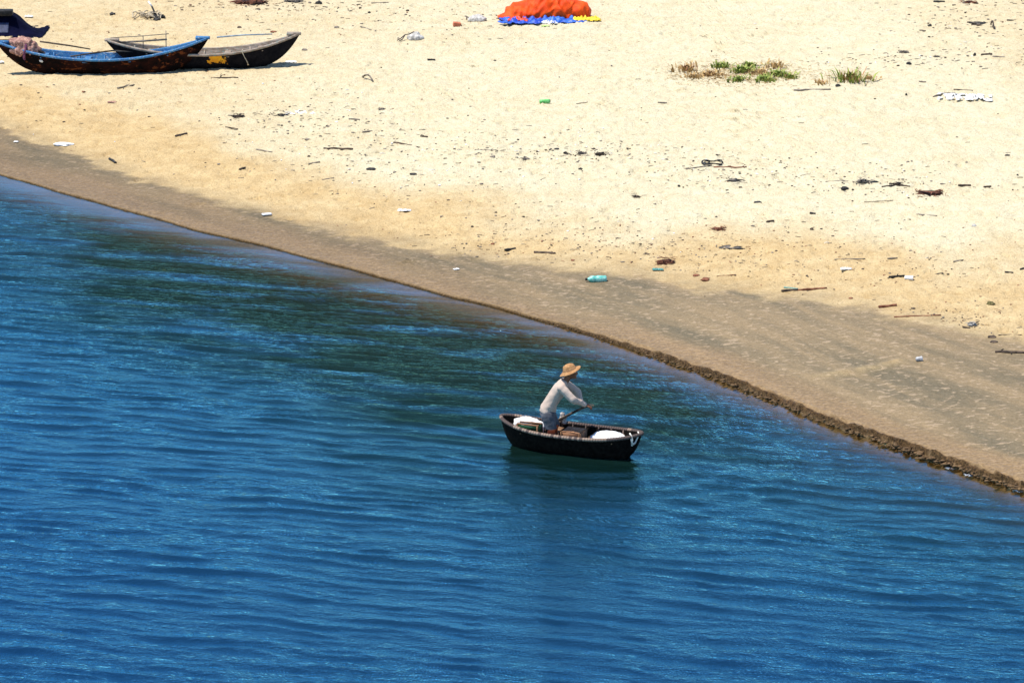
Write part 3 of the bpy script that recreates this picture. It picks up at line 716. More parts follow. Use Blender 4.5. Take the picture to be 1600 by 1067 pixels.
# hands: palm, four fingers curled over the handle, thumb
def hand(mb, wr, fwd, side):
    f = Vector(fwd).normalized(); s = Vector((0, side, 0)); s = (s - f * s.dot(f)).normalized(); dn = -f.cross(s) * 1.0
    if dn.z > 0: dn = -dn
    palm = wr + f * .055
    ell(mb, wr + f * .05, (.048, .038, .021), -math.asin(max(-1, min(1, f.z))))
    for k in range(4):
        o = wr + f * (.085 - .004 * abs(k - 1.3)) + s * (-.030 + .020 * k)
        L = (.036, .041, .038, .030)[k]
        a = o + f * L * .75 + dn * .012; b = a + f * L * .15 + dn * L * .75; c_ = b - f * L * .5 + dn * L * .2
        caps(mb, o - f * .02, a, .0105, .0095, 8); caps(mb, a, b, .0095, .009, 8); caps(mb, b, c_, .009, .0075, 8)
    o = wr + f * .03 - s * .034
    a = o + f * .035 - s * .016 + dn * .012; b = a + f * .028 + s * .006 + dn * .014
    caps(mb, o, a, .0125, .011, 8); caps(mb, a, b, .0105, .009, 8)
hand(mb, NW, (.93, .12, -.32), 1); hand(mb, FW, (.85, -.20, -.40), -1)
# legs
KN = {-1: Vector((-.055, -.12, .345)), 1: Vector((-.02, .14, .35))}; AN = {-1: Vector((-.09, -.12, .085)), 1: Vector((-.05, .14, .085))}
for s in (-1, 1):
    caps(mb, (-.12, s * .085, .62), KN[s], .088, .056); caps(mb, KN[s], KN[s].lerp(AN[s], .35) - Vector((.015, 0, 0)), .054, .053); caps(mb, KN[s].lerp(AN[s], .35) - Vector((.015, 0, 0)), AN[s], .052, .034)
    caps(mb, AN[s] + Vector((-.03, 0, -.02)), AN[s] + Vector((.13, s * .02, -.025)), .034, .026)
smooth_remesh('body', mb, .0065, 'skin', man, None, 2)
for s in (-1, 1): ell(MB(), (.318, s * .030, 1.325), (.010, .013, .010)).build('eye', 'eye', man)
mb = MB(); ell(mb, (.218, 0, 1.335), (.096, .081, .098), -.2)
def cut_hair(c):
    return Vector((min(c.x, .235 + max(0, c.z - 1.36) * 1.2), c.y, c.z))
smooth_remesh('hair', mb, .01, 'hair', man, None, 2, .004, 20, 1, cut_hair)
# shirt: loose trunk and sleeves
mb = MB(); rings = []
for cx, cz, rx, ry_, til in ((-.135, .64, .128, .160, .25), (-.125, .69, .128, .162, .35), (-.09, .77, .112, .152, .45), (-.03, .88, .104, .150, .52), (.04, .99, .110, .165, .50), (.085, 1.065, .104, .183, .45), (.112, 1.115, .085, .170, .45), (.135, 1.155, .062, .10, .5), (.15, 1.18, .052, .062, .5)):
    rings.append([Vector((cx + math.cos(q) * rx * math.cos(til), math.sin(q) * ry_, cz - math.cos(q) * rx * math.sin(til))) for q in np.linspace(0, 2 * math.pi, 25)[:-1]])
mb.rings(rings)
NEs = NE + Vector((-.003, 0, -.010))
caps(mb, (.10, -.165, 1.095), NEs, .069, .056); caps(mb, NEs, NW - (NW - NE).normalized() * .02, .056, .038)
caps(mb, (.12, .165, 1.095), FE, .069, .056); caps(mb, FE, FW - (FW - FE).normalized() * .02, .056, .038)
def hem(c):
    lo = .625 - .22 * (c.x + .13)
    return Vector((c.x, c.y, max(c.z, lo))) if c.x < .1 else c
smooth_remesh('shirt', mb, .008, 'shirt', man, None, 4, .015, 6.0, 5, hem)
mb = MB()
ell(mb, (-.125, 0, .62), (.128, .165, .12), .2)
for s in (-1, 1):
    k2 = Vector((-.12, s * .088, .60)).lerp(KN[s], .86); caps(mb, (-.12, s * .085, .60), k2, .112, .094)
def sh_hem(c): return Vector((c.x, c.y, max(c.z, .40 + .04 * (c.x + .1))))
smooth_remesh('shorts', mb, .01, 'shorts', man, None, 5, .006, 10, 8, sh_hem)
for s in (-1, 1):
    mb = MB(); top = KN[s] + Vector((0, 0, .05))
    caps(mb, top, KN[s].lerp(AN[s], .4) - Vector((.012, 0, 0)), .062, .064); caps(mb, KN[s].lerp(AN[s], .4) - Vector((.012, 0, 0)), AN[s], .063, .047)
    caps(mb, AN[s] + Vector((-.035, 0, -.015)), AN[s] + Vector((.14, s * .02, -.022)), .045, .035)
    smooth_remesh('boot', mb, .01, 'boot', man, None, 2, .003, 12, s)
# hat: round crown, wide brim turned up in front
prof = [(.0, .0), (.096, .012), (.088, .05), (.073, .083), (.040, .098), (.006, .106), (-.012, .125), (-.026, .165), (-.034, .182), (-.040, .180), (-.033, .160), (-.020, .120), (-.006, .098), (.036, .090), (.068, .074), (.083, .04), (.086, .006)]
mb = MB(); rings = []
for a, r in prof[1:]:
    ring_ = []
    for k in range(28):
        q = 2 * math.pi * k / 28; x = math.cos(q) * r * 1.03; y = math.sin(q) * r * .93
        z = a
        if r > .11: z += (r - .11) * (0.32 * math.cos(q) + .12 * math.sin(2 * q + .6) - 0.05)
        ring_.append(Vector((x, y, z)))
    rings.append(ring_)
mb.rings(rings)
hat = mb.build('hat', 'straw', man, (.222, 0, 1.362)); hat.rotation_euler = (0, -R(19), 0)
mb = MB().tube([(math.cos(q) * .108, math.sin(q) * .0985, .006) for q in np.linspace(0, 2 * math.pi, 29)], .007, 6)
mb.build('hat_band', 'wood', hat)

# --- the oar
o_ = MAN
oar = empty('oar', o_, 0, 'long dark wooden oar held in both hands by the standing man', 'oar')
P0, P1 = Vector((.535, -.02, .770)), Vector((.115, .385, .43))
dv = (P1 - P0).normalized()
MB().tube([P0, P0 + dv * .5, P1, P1 + dv * .45], [.019, .021, .021, .019], 10).build('shaft', 'driftwood', oar)
hd = Vector((.9, .35, -.15)).normalized()
MB().tube([P0 - hd * .12, P0 - hd * .06, P0, P0 + hd * .05, P0 + hd * .09], [.015, .018, .018, .018, .014], 8).build('handle', 'pale_wood', oar)
b0 = P1 + dv * .42; up = Vector((0, 0, 1)); sd = dv.cross(up).normalized()
MB().rings([[b0 + dv * a + sd * w * x + dv.cross(sd) * .008 * y for x, y in ((-1, -1), (1, -1), (1, 1), (-1, 1))] for a, w in ((0, .02), (.08, .05), (.28, .065), (.42, .055))]).build('blade', 'driftwood', oar)

# --- two long boats drawn up on the sand
def long_boat(px0, px1, py, h_mid, h_l, h_r, beam, hullm, gunm, linm, label, shift=0.0, group=None, xc=None):
    c0 = at((px0 + px1) / 2, py); L = (px1 - px0) * mpp(c0)
    e = empty('fishing_boat', c0 + Vector((0, 0, -.03)), 0, label, 'boat', group)
    w = lambda t: beam / 2 * max(1 - abs(t) ** 2.3, 0) ** .9 + .012
    h = lambda t: h_mid + ((h_l if t < 0 else h_r) - h_mid) * abs(t) ** 2.1
    zb = lambda t: 0.0 if abs(t) < .45 else (h(t) - .05) * ((abs(t) - .45) / .55) ** 2.1
    MB().rings(hull_rows(w, h, zb, L, 61, 15, 0, .72), closed=False, cap=False).build('hull', hullm, e)
    MB().rings(hull_rows(w, h, zb, L, 61, 15, .025, .72, -.985, .985), closed=False, cap=False).build('lining', linm, e)
    for s in (-1, 1):
        rows = []
        for i in range(45):
            t = -.99 + 1.98 * i / 44; y = s * (w(t) + .004)
            rows.append([Vector((t * L / 2, y + dy, h(t) + dz)) for dy, dz in ((-.030, -.028), (.022, -.028), (.022, .030), (-.030, .030))])
        MB().rings(rows).build('gunwale', gunm, e)
    for t in (-.55, -.15, .25, .6):
        MB().box((t * L / 2, 0, h(t) - .07), (.16, 2 * w(t) - .05, .025), bev=.004).build('thwart', linm, e)
    for t, s in ((-1, -1), (1, 1)):
        x = s * L / 2
        MB().rings([[Vector((x + s * a, yy * k, h(t) + zz + s * 0)) for yy, zz in ((-1, -.03), (1, -.03), (1, .035), (-1, .035))] for a, k in ((-.30, .11), (-.12, .055), (.0, .05), (.05, .045))]).build('stem_head', gunm, e)
    for x in np.linspace(-.36, .36, 7) * L:
        t = x / (L / 2); pts = []
        for j in range(11):
            a = -1 + 2 * j / 10; c_ = math.copysign(abs(a) ** .72, a) if a else 0
            b_ = zb(t) + .04; pts.append((x, c_ * (w(t) - .035), b_ + (h(t) - b_ - .02) * abs(a) ** 2.4))
        MB().tube(pts, .018, 6).build('rib', linm, e)
    return e, L, h, w
boatA, LA, hA, wA = long_boat(-3, 326, 114, .42, .80, .90, .86, 'hull_rust', 'blue_paint', 'blue_paint', 'long beached boat with bright blue gunwale and peeling dark red hull', group='boats drawn up on the sand')
boatB, LB, hB, wB = long_boat(168, 468, 104.5, .40, .70, .86, .86, 'hull_black', 'grey_gunwale', 'grey_gunwale', 'black beached boat with an orange paint patch behind the blue-railed boat', group='boats drawn up on the sand')
# rope hanging over the black boat's side
t0_ = .44; xr = t0_ * LB / 2
MB().tube([(xr - .03, -wB(t0_) + .05, hB(t0_) + .05), (xr - .06, -wB(t0_) - .035, hB(t0_) + .02), (xr, -wB(t0_) - .03, hB(t0_) - .12), (xr + .07, -wB(t0_) - .005, hB(t0_) - .26), (xr + .09, -wB(t0_) + .01, hB(t0_) - .34)], [.012, .012, .011, .012, .022], 6).build('hanging_rope', 'rope_tan', boatB)
# the light rail standing over the black boat's left end
ra = empty('rack', boatB.location, 0, 'low grey pole rack standing over the left end of the black boat', 'rack')
for x0, x1, z0, z1, r in ((-2.30, -.85, .74, .84, .011), (-2.35, -.9, .62, .70, .024)):
    MB().tube([(x0, .10, z0), ((x0 + x1) / 2, .10, (z0 + z1) / 2 - .01), (x1, .10, z1)], r, 6).build('pole', 'driftgrey', ra)
for x, zt in ((-1.5, .80), (-.93, .92)):
    MB().tube([(x, .10, .30), (x + .01, .10, zt)], .012, 6).build('post', 'driftgrey', ra)
def pole_in(name, boat_e, pts, r, mat, label, cat='pole'):
    o = MB().tube([Vector(p) for p in pts], r, 8).build(name, mat, None, boat_e.location)
    return tag(o, label, cat)
pole_in('pole', boatB, [(.35, -.05, .78), (1.0, -.02, .83), (1.72, 0, .85)], [.02, .018, .014], 'blue_weathered', 'thin faded blue pole lying along the black boat toward its right end')
pole_in('pole', boatA, [(-1.55, .05, .80), (-.8, .02, .70), (-.30, -.02, .62)], [.022, .02, .015], 'driftwood', 'thin dark pole sloping right from the pink net bundle in the blue-railed boat')
pole_in('pole', boatA, [(-2.72, .03, .84), (-2.2, .03, .84), (-1.9, .0, .80)], [.016, .018, .018], 'driftwood', 'short dark pole at the left end of the blue-railed boat')
oar2 = empty('oar', boatA.location, 0, 'dark oar lying across the middle of the blue-railed boat', 'oar')
MB().tube([(-.75, -.36, .50), (-.2, -.15, .55), (.25, .12, .56)], [.018, .02, .02], 8).build('shaft', 'driftwood', oar2)
MB().rings([[Vector((.22 + a, .10 + a * .1 + w_ * y, .56 - a * .05 + z)) for y, z in ((-1, -.012), (1, -.012), (1, .012), (-1, .012))] for a, w_ in ((0, .03), (.12, .07), (.45, .08), (.6, .05))]).build('blade', 'char', oar2)
# net bundle in the blue-railed boat
nb = empty('net_bundle', boatA.location + Vector((-1.95, -.02, .42)), 0, 'pinkish brown fishing net bundle in the left end of the blue-railed boat', 'net')
mb = MB(); V, F = lump_verts((.30, .24, .25), 12, .35, 1.5, 3, -.9); mb.add([v + Vector((-.05, 0, .20)) for v in V], F)
V, F = lump_verts((.24, .20, .20), 17, .4, 1.6, 3, -.9); mb.add([v + Vector((.17, -.02, .13)) for v in V], F)
smooth_remesh('net', mb, .016, 'net_pink', nb, (0, 0, .07), 3, .018, 7, 3)
MB().tube([Vector((.06 + .03 * math.sin(3 * q), math.cos(q) * .25, .17 + math.sin(q) * .25)) for q in np.linspace(0, 6.28, 22)], .035, 7).build('net_fold', 'net_purple', nb)
mb = MB(); V, F = lump_verts((.11, .09, .05), 5, .5, 2, 2, -1); mb.add([v + Vector((.10, 0, .40)) for v in V], F); mb.build('float', 'char', nb)
mb = MB()
for k in range(7):
    a = rng.uniform(0, 3); mb.tube([(.25 + .04 * k, -.1 + .03 * k, .05), (.28 + .03 * k, -.1, .16 + .04 * math.sin(a)), (.32 + .035 * k, -.05, .10 + .06 * math.sin(2 * a)), (.40 + .02 * k, -.12, .02)], .014, 6)
mb.build('rope_coil', 'lash_dark', nb)
bundle('white_cloth', boatA.location + Vector((-1.48, -.20, .40)), 0, (.14, .10, .10), 'white_cloth', 'white cloth bundled on the blue gunwale beside the pink net', 'cloth', 8, .014)

# ------------------------------------------------------------------ dark tarp at the far left
p = at(0, 54)
nt_e = empty('covered_boat', p, 0, 'navy tarp sloping to the sand from a black beam at the top left', 'boat')
gx = np.linspace(-2.2, 1.16, 70); gy = np.linspace(-.42, 1.3, 36)
GX, GY = np.meshgrid(gx, gy)
ridge = .50 - .50 * sst(.22, 1.14, GX) ** .8
fr_ = sst(-.42, .10, GY + .18 * sst(.3, 1.3, GX) * 0) * (1 - sst(.6, 1.3, GY))
taper = 1 - sst(0, 1, np.abs(GY - (.1 - .1 * GX)) / (1.35 - .85 * sst(.2, 1.32, GX)) )
GZ = ridge * fr_ * np.clip(taper * 1.6, 0, 1) + .02 + .02 * vnoise(GX * 4, GY * 4, 71) + .012 * np.abs(vnoise(GX * 9, GY * 5, 72))
mk = link('tarp', np_mesh('tarp', np.stack([GX, GY, GZ], -1).reshape(-1, 3), grid_faces(*GX.shape)), 'navy_tarp', nt_e)
md = mk.modifiers.new('thick', 'SOLIDIFY'); md.thickness = .012
MB().box((-.95, -.02, .60), (2.6, .30, .15), bev=.02).build('beam', 'char', nt_e)
gx2, gy2 = np.meshgrid(np.linspace(.02, .26, 10), np.linspace(-.30, -.12, 8))
gz2 = np.interp(gx2, gx, GZ[np.argmin(np.abs(gy + .2))]) * 0 + .50 * sst(-.42, .10, gy2) + .045
pt = link('patch', np_mesh('patch', np.stack([gx2, gy2, gz2], -1).reshape(-1, 3), grid_faces(*gx2.shape)), 'navy_sheen', nt_e)  # the tarp's sheen, painted as a small pale flap
md = pt.modifiers.new('thick', 'SOLIDIFY'); md.thickness = .01

# ------------------------------------------------------------------ orange tarp heap on blue tarp
p = at(848, 31); u = mpp(p)
mb = MB()
V, F = lump_verts((.80, .50, .56), 31, .20, 1.1, 4, -.05); mb.add([v + Vector((.20, .35, 0)) for v in V], F)
V, F = lump_verts((.76, .42, .33), 33, .22, 1.2, 4, -.05); mb.add([v + Vector((-.38, .22, 0)) for v in V], F)
V, F = lump_verts((.36, .36, .40), 36, .2, 1.2, 3, -.05); mb.add([v + Vector((.78, .30, 0)) for v in V], F)
def creases(c):
    n1 = 1 - 2 * abs(mnoise.noise(Vector((c.x * 3.2 + c.z * 1.8, c.y * 1.2, c.z * 0.9 + 4))))
    n2 = 1 - 2 * abs(mnoise.noise(Vector((c.x * 6.5 - c.z * 4.0, c.y * 2.0 + 7, c.z * 2.0))))
    n3 = mnoise.noise(Vector((c.x * 1.3, c.y * 1.3, 9)))
    k = 0.075 * n1 + 0.035 * n2 + 0.06 * n3
    r = Vector((c.x * .5, c.y - .3, c.z * 1.2)); r.normalize()
    return c + r * k
ot = smooth_remesh('orange_tarp', mb, .028, 'orange_tarp', None, p + Vector((0, -.05, .05)), 2, 0.0, 1, 0, creases)
tag(ot, 'bright orange tarpaulin draped over a heap on the upper beach', 'tarpaulin')
def cloth(name, loc, sx, sy, h, mat, label, cat, seed, rz=0.0, nx=40, ny=14, fold=4.0, parent=None, holes=0.0):
    gx, gy = np.meshgrid(np.linspace(-1, 1, nx), np.linspace(-1, 1, ny))
    ex = 1 + .22 * vnoise(gy * 2.2 + seed, gx * 0 + seed, seed); ey = 1 + .35 * vnoise(gx * 3.0 + seed, gy * 0, seed + 1)
    X_ = gx * sx * ex; Y_ = gy * sy * ey
    n = np.abs(vnoise(X_ / max(sx, sy) * fold + seed, Y_ / max(sx, sy) * fold * 1.6, seed + 2)) * 1.6 + .5 * np.abs(vnoise(X_ / max(sx, sy) * fold * 2.7, Y_ / max(sx, sy) * fold * 3, seed + 3))
    Z_ = h * n * (1 - .6 * np.maximum(np.abs(gx), np.abs(gy)) ** 4) + .012
    F_ = grid_faces(ny, nx)
    if holes:
        cx_ = X_.ravel()[F_].mean(1); cy_ = Y_.ravel()[F_].mean(1); F_ = F_[fbm(cx_ / sx * 3.0, cy_ / sy * 1.3, seed + 5, 3) > holes - .45]
    o = link(name, np_mesh(name, np.stack([X_, Y_, Z_], -1).reshape(-1, 3), F_), mat, parent, loc)
    o.rotation_euler.z = rz
    md = o.modifiers.new('thick', 'SOLIDIFY'); md.thickness = .006; md.offset = 1
    if label: tag(o, label, cat)
    return o
cloth('blue_tarp', p + Vector((-.02, -.30, .0)), 1.06, .46, .11, 'blue_tarp', 'crumpled blue tarpaulin spread under the orange heap', 'tarpaulin', 4, R(3), 70, 24, 6)
cloth('red_cloth', p + Vector((-.66, -.52, .03)), .26, .10, .10, 'red_tarp', 'red cloth bunched at the left front of the orange tarpaulin', 'cloth', 6)
cloth('white_cloth', p + Vector((.12, -.68, .0)), .26, .10, .07, 'white_cloth', 'white cloth scrap at the front edge of the blue tarpaulin', 'cloth', 9)
cloth('yellow_cloth', at(920, 33) + Vector((-.05, .0, 0)), .36, .18, .10, 'yellow_cloth', 'yellow cloth bunched at the right end of the blue tarpaulin', 'cloth', 5)
mb = MB(); V, F = lump_verts((.12, .1, .16), 41, .4, 1.5, 2, -.4); mb.add(V, F)
tag(mb.build('black_bag', 'char', None, at(914, 25) + Vector((0, 0, .04))), 'small black bag tucked behind the yellow cloth', 'bag')

# ------------------------------------------------------------------ litter and driftwood, piece by piece
def stick(name, a, b, rpx, mat, label, cat='driftwood', bend=.06, seed=0, lift=0.0, group=None, twigs=0):
    A, B = at(*a), at(*b); c_ = (A + B) / 2; r = rpx * mpp(c_) / 2
    rs = np.random.default_rng(seed + int(a[0] * 7 + a[1])); L = (B - A).length; pts = []; rad = []
    for i in range(7):
        f = i / 6; q = A.lerp(B, f) - c_
        q += Vector((0, rs.normal(0, bend * L * .35), r * .55 + lift * L * math.sin(f * 3.1)))
        pts.append(q); rad.append(r * (1.0 - .35 * abs(f - .35)) * rs.uniform(.85, 1.15))
    mb = MB().tube(pts, rad, 7)
    for k in range(twigs):
        q = pts[int(rs.integers(1, 6))]; d = Vector((rs.normal(0, .5), rs.normal(0, .6), abs(rs.normal(.2, .2)))) * L * .25
        mb.tube([q, q + d * .6 + Vector((0, 0, .01)), q + d], [r * .5, r * .4, r * .2], 5)
    return tag(mb.build(name, mat, None, c_), label, cat, group)
def lump(name, px, py, w, h, mat, label, cat, seed=0, dpt=None, amp=.4, group=None):
    p = at(px, py + h / 2 - 1); u = mpp(p); w *= .88; h *= .85; d = (dpt or w * .8) * u
    V, F = lump_verts((w * u / 2, d / 2, h * u * .62), seed, amp, 1.5, 2, -.5)
    return tag(MB().add(V, F).build(name, mat, None, p + Vector((0, 0, h * u * .18))), label, cat, group)
def scrap(name, px, py, w, h, mat, label, cat, seed=0, rz=0.0):
    p = at(px, py + h * .3); u = mpp(p)
    return cloth(name, p, w * u / 2, max(w * .26, 3) * u, h * u * .45, mat, label, cat, seed, rz, 18, 8, 3.0)
def twig_heap(name, px, py, w, h, mat, label, cat, seed=0, n=16):
    p = at(px, py + h * .3); u = mpp(p); rs = np.random.default_rng(seed); mb = MB()
    for k in range(n):
        q = Vector((rs.uniform(-.48, .48) * w * u, rs.normal(0, min(w * .45, h * 2.2)) * u, rs.uniform(.003, h * .28 * u)))
        d = Vector((rs.normal(0, 1), rs.normal(0, .7), rs.normal(0, .25))).normalized() * min(w, 26) * u * rs.uniform(.12, .3)
        a, b = q - d, q + d; a.z = max(a.z, .004); b.z = max(b.z, .004)
        r = rs.uniform(.3, .6) * u
        mb.tube([a, q + Vector((0, 0, .02 * rs.random())), b], [r * .8, r, r * .4], 5)
    for k in range(n // 4):
        s = rs.uniform(.8, 2.0) * u
        V, F = lump_verts((s * 1.5, s * 1.2, s), k, .5, 1.6, 1, -.6); mb.add([v + Vector((rs.normal(0, w * .2) * u, rs.normal(0, w * .15) * u, s * .4)) for v in V], F)
    return tag(mb.build(name, mat, None, p), label, cat)

# rope and net tangle near the top left
p = at(230, 29); e = empty('rope_tangle', p, 0, 'tangle of pale rope and dark net beyond the blue-railed boat', 'rope')
mb = MB(); rs = np.random.default_rng(5)
for k in range(9):
    c_ = Vector((rs.uniform(-.3, .25), rs.uniform(-.25, .25), .05)); a0 = rs.uniform(0, 6)
    mb.tube([c_ + Vector((math.cos(q + a0) * rs.uniform(.14, .2), math.sin(q + a0) * .22, .04 + .06 * math.sin(2 * q + k))) for q in np.linspace(0, 5.2, 14)], .016, 6)
mb.build('rope', 'rope_tan', e)
mb = MB()
for k in range(5):
    V, F = lump_verts((.10, .09, .06), k + 60, .5, 1.6, 2, -.5); mb.add([v + Vector((.18 + .05 * k, .05 * (k % 3) - .05, .04)) for v in V], F)
mb.build('net', 'char', e)
MB().tube([(.02, .2, .42), (.12, .12, .30)], .022, 6).build('white_stake', 'white_plastic', e); MB().tube([(.12, .12, .30), (.24, .02, .05)], .025, 6).build('black_stake', 'char', e)
# the two grey sacks
def sack(px, py, size, label, seed, cords):
    p = at(px, py); e = empty('grey_sack', p, 0, label, 'sack')
    mb = MB(); V, F = lump_verts(size, seed, .25, 1.2, 3, -.35); mb.add(V, F)
    smooth_remesh('sack_body', mb, .014, 'sack_grey', e, (0, 0, size[2] * .2), 2, .016, 9, seed)
    for c_ in cords: MB().tube([Vector(q) for q in c_], .014, 6).build('cord', 'lash_dark', e)
    return e
sack(649, 62, (.20, .20, .15), 'grey sack with trailing dark cords lying alone left of the red brick', 21, [[(-.16, 0, .13), (-.26, -.02, .12), (-.36, -.12, .05), (-.46, -.25, .012)], [(-.16, 0, .13), (-.05, .1, .17), (.08, .12, .12)], [(-.27, -.02, .10), (-.33, -.2, .03), (-.40, -.30, .01)]])
sack(746, 32, (.24, .20, .12), 'grey sack with short dark cord between brick and orange tarpaulin', 24, [[(-.22, 0, .06), (-.30, .02, .10), (-.33, .0, .11)], [(-.29, .02, .10), (-.28, -.05, .02)]])
p = at(714, 41); u = mpp(p)
e = MB().box((0, 0, .05), (.20, .13, .11), Euler((.1, .15, .2)), .012).build('brick', 'brick_red', None, p, smooth=False); tag(e, 'reddish broken brick on the sand between two grey sacks', 'brick')

# bottles, cans, cups
p = at(931, 440); e = empty('plastic_bottle', p, R(6), 'teal plastic bottle lying on the wet sand', 'bottle')
s = 34 * mpp(p) / 2
MB().lathe([(-s * .78, .02), (-s * .70, .03), (-s * .45, .060), (-s * .2, .066), (-s * .15, .06), (s * .1, .062), (s * .15, .068), (s * .6, .066), (s * .66, .06), (s * .85, .066), (s * .97, .055), (s, .03)], (0, 0, .05), n=18).build('bottle_body', 'teal', e)
MB().lathe([(-s * .98, .024), (-s * .80, .026), (-s * .79, .02)], (0, 0, .05)).build('cap', 'char', e)
p = at(851, 162); e = empty('drink_can', p, R(10), 'crushed green drink can on the pale sand below the orange heap', 'can'); s = 16 * mpp(p) / 2
MB().lathe([(-s, .04), (-s * .9, .05), (-s * .2, .045), (s * .2, .052), (s * .9, .05), (s, .04)], (0, 0, .05), n=12).build('can_body', 'green_can', e); MB().lathe([(s + .001, .041), (s + .012, .037)], (0, 0, .05)).build('can_end', 'char', e)
p = at(1436, 564); e = empty('plastic_cup', p, R(20), 'small clear-grey cup tipped over on the wet sand near the sand ridge', 'cup')
MB().lathe([(-.06, .025), (-.05, .035), (.04, .042), (.045, .048), (.052, .045), (.05, .04)], (0, 0, .04)).build('cup_wall', 'steel', e); MB().lathe([(.047, .043), (.055, .036)], (0, 0, .04)).build('cup_mouth', 'char', e)
p = at(1420, 437); e = empty('plastic_cup', p, R(-10), 'crumpled white cup at the right end of a dark twig', 'cup')
MB().lathe([(-.08, .03), (-.05, .035), (.0, .042), (.05, .04), (.075, .048), (.08, .045)], (0, 0, .035)).build('cup_wall', 'white_plastic', e); MB().lathe([(.072, .046), (.083, .04)], (0, 0, .035)).build('cup_mouth', 'sack_grey', e)
p = at(417, 337); e = MB().box((0, 0, .03), (.20, .09, .035), Euler((0, 0, R(20))), .008).build('foam_block', 'white_plastic', None, p); tag(e, 'white foam strip on the wet sand at mid left', 'foam')
p = at(100, 227); V, F = lump_verts((.20, .11, .045), 19, .55, 1.3, 2, -.3); e = MB().add(V, F).build('foam_block', 'white_plastic', None, p + Vector((0, 0, .015)), smooth=False); tag(e, 'white foam slab on the damp sand at the far left', 'foam')
scrap('plastic_scrap', 25, 222, 7, 3, 'white_plastic', 'tiny white scrap left of the white foam slab', 'litter', 2)
scrap('plastic_scrap', 713, 421, 9, 3, 'white_plastic', 'small white scrap alone on the wet sand above the waterline', 'litter', 3, .4)
scrap('plastic_scrap', 632, 328, 20, 5, 'white_plastic', 'white plastic scrap on the golden sand edge at centre left', 'litter', 4)
scrap('plastic_bag', 1322, 420, 17, 6, 'white_plastic', 'flat white plastic bag on golden sand at right', 'bag', 5)
scrap('plastic_scrap', 45, 26, 13, 6, 'white_cloth', 'white scrap right of the navy tarp', 'litter', 6)
scrap('plastic_scrap', 455, 97, 18, 5, 'white_plastic', 'white scrap beneath the raised bow of the black boat', 'litter', 7)
scrap('plastic_scrap', 1028, 421, 17, 5, 'teal_dark', 'dark teal scrap to the right of the teal bottle', 'litter', 8)
scrap('plastic_scrap', 852, 41, 12, 4, 'lime', 'lime green scrap just in front of the blue tarpaulin', 'litter', 9)
scrap('plastic_scrap', 175, 160, 13, 4, 'net_pink', 'faded pink scrap on golden sand below the blue-railed boat', 'litter', 10)
scrap('plastic_scrap', 2, 97, 8, 8, 'white_plastic', 'white scrap under the left end of the blue-railed boat', 'litter', 12)
p = at(470, 177); u = mpp(p)
cloth('plastic_sheet', p, 24 * u, 14 * u, .02, 'white_cloth', 'pale grey torn sheet among specks at upper left of the open sand', 'litter', 13, 0, 40, 20, 7.0, None, .50)
p = at(1508, 153); u = mpp(p)
cloth('plastic_sheet', p, 42 * u, 26 * u, .03, 'white_plastic', 'torn white plastic sheet half buried at the right of the upper beach', 'sheet', 14, -.10, 60, 30, 7.0, None, .40)
stick('driftwood', (1458, 152), (1492, 147), 3, 'driftgrey', 'thin grey stick crossing the left of the white plastic sheet', lift=.03)
stick('driftwood', (1490, 141), (1520, 143), 2.5, 'driftwood', 'dark thin stick just above the white plastic sheet')
stick('driftwood', (1490, 148), (1500, 152), 3.5, 'char', 'short black stick lying on the white plastic sheet', lift=.02)
stick('driftwood', (1534, 157), (1546, 158), 3.5, 'char', 'short black stick at the right end of the white plastic sheet')
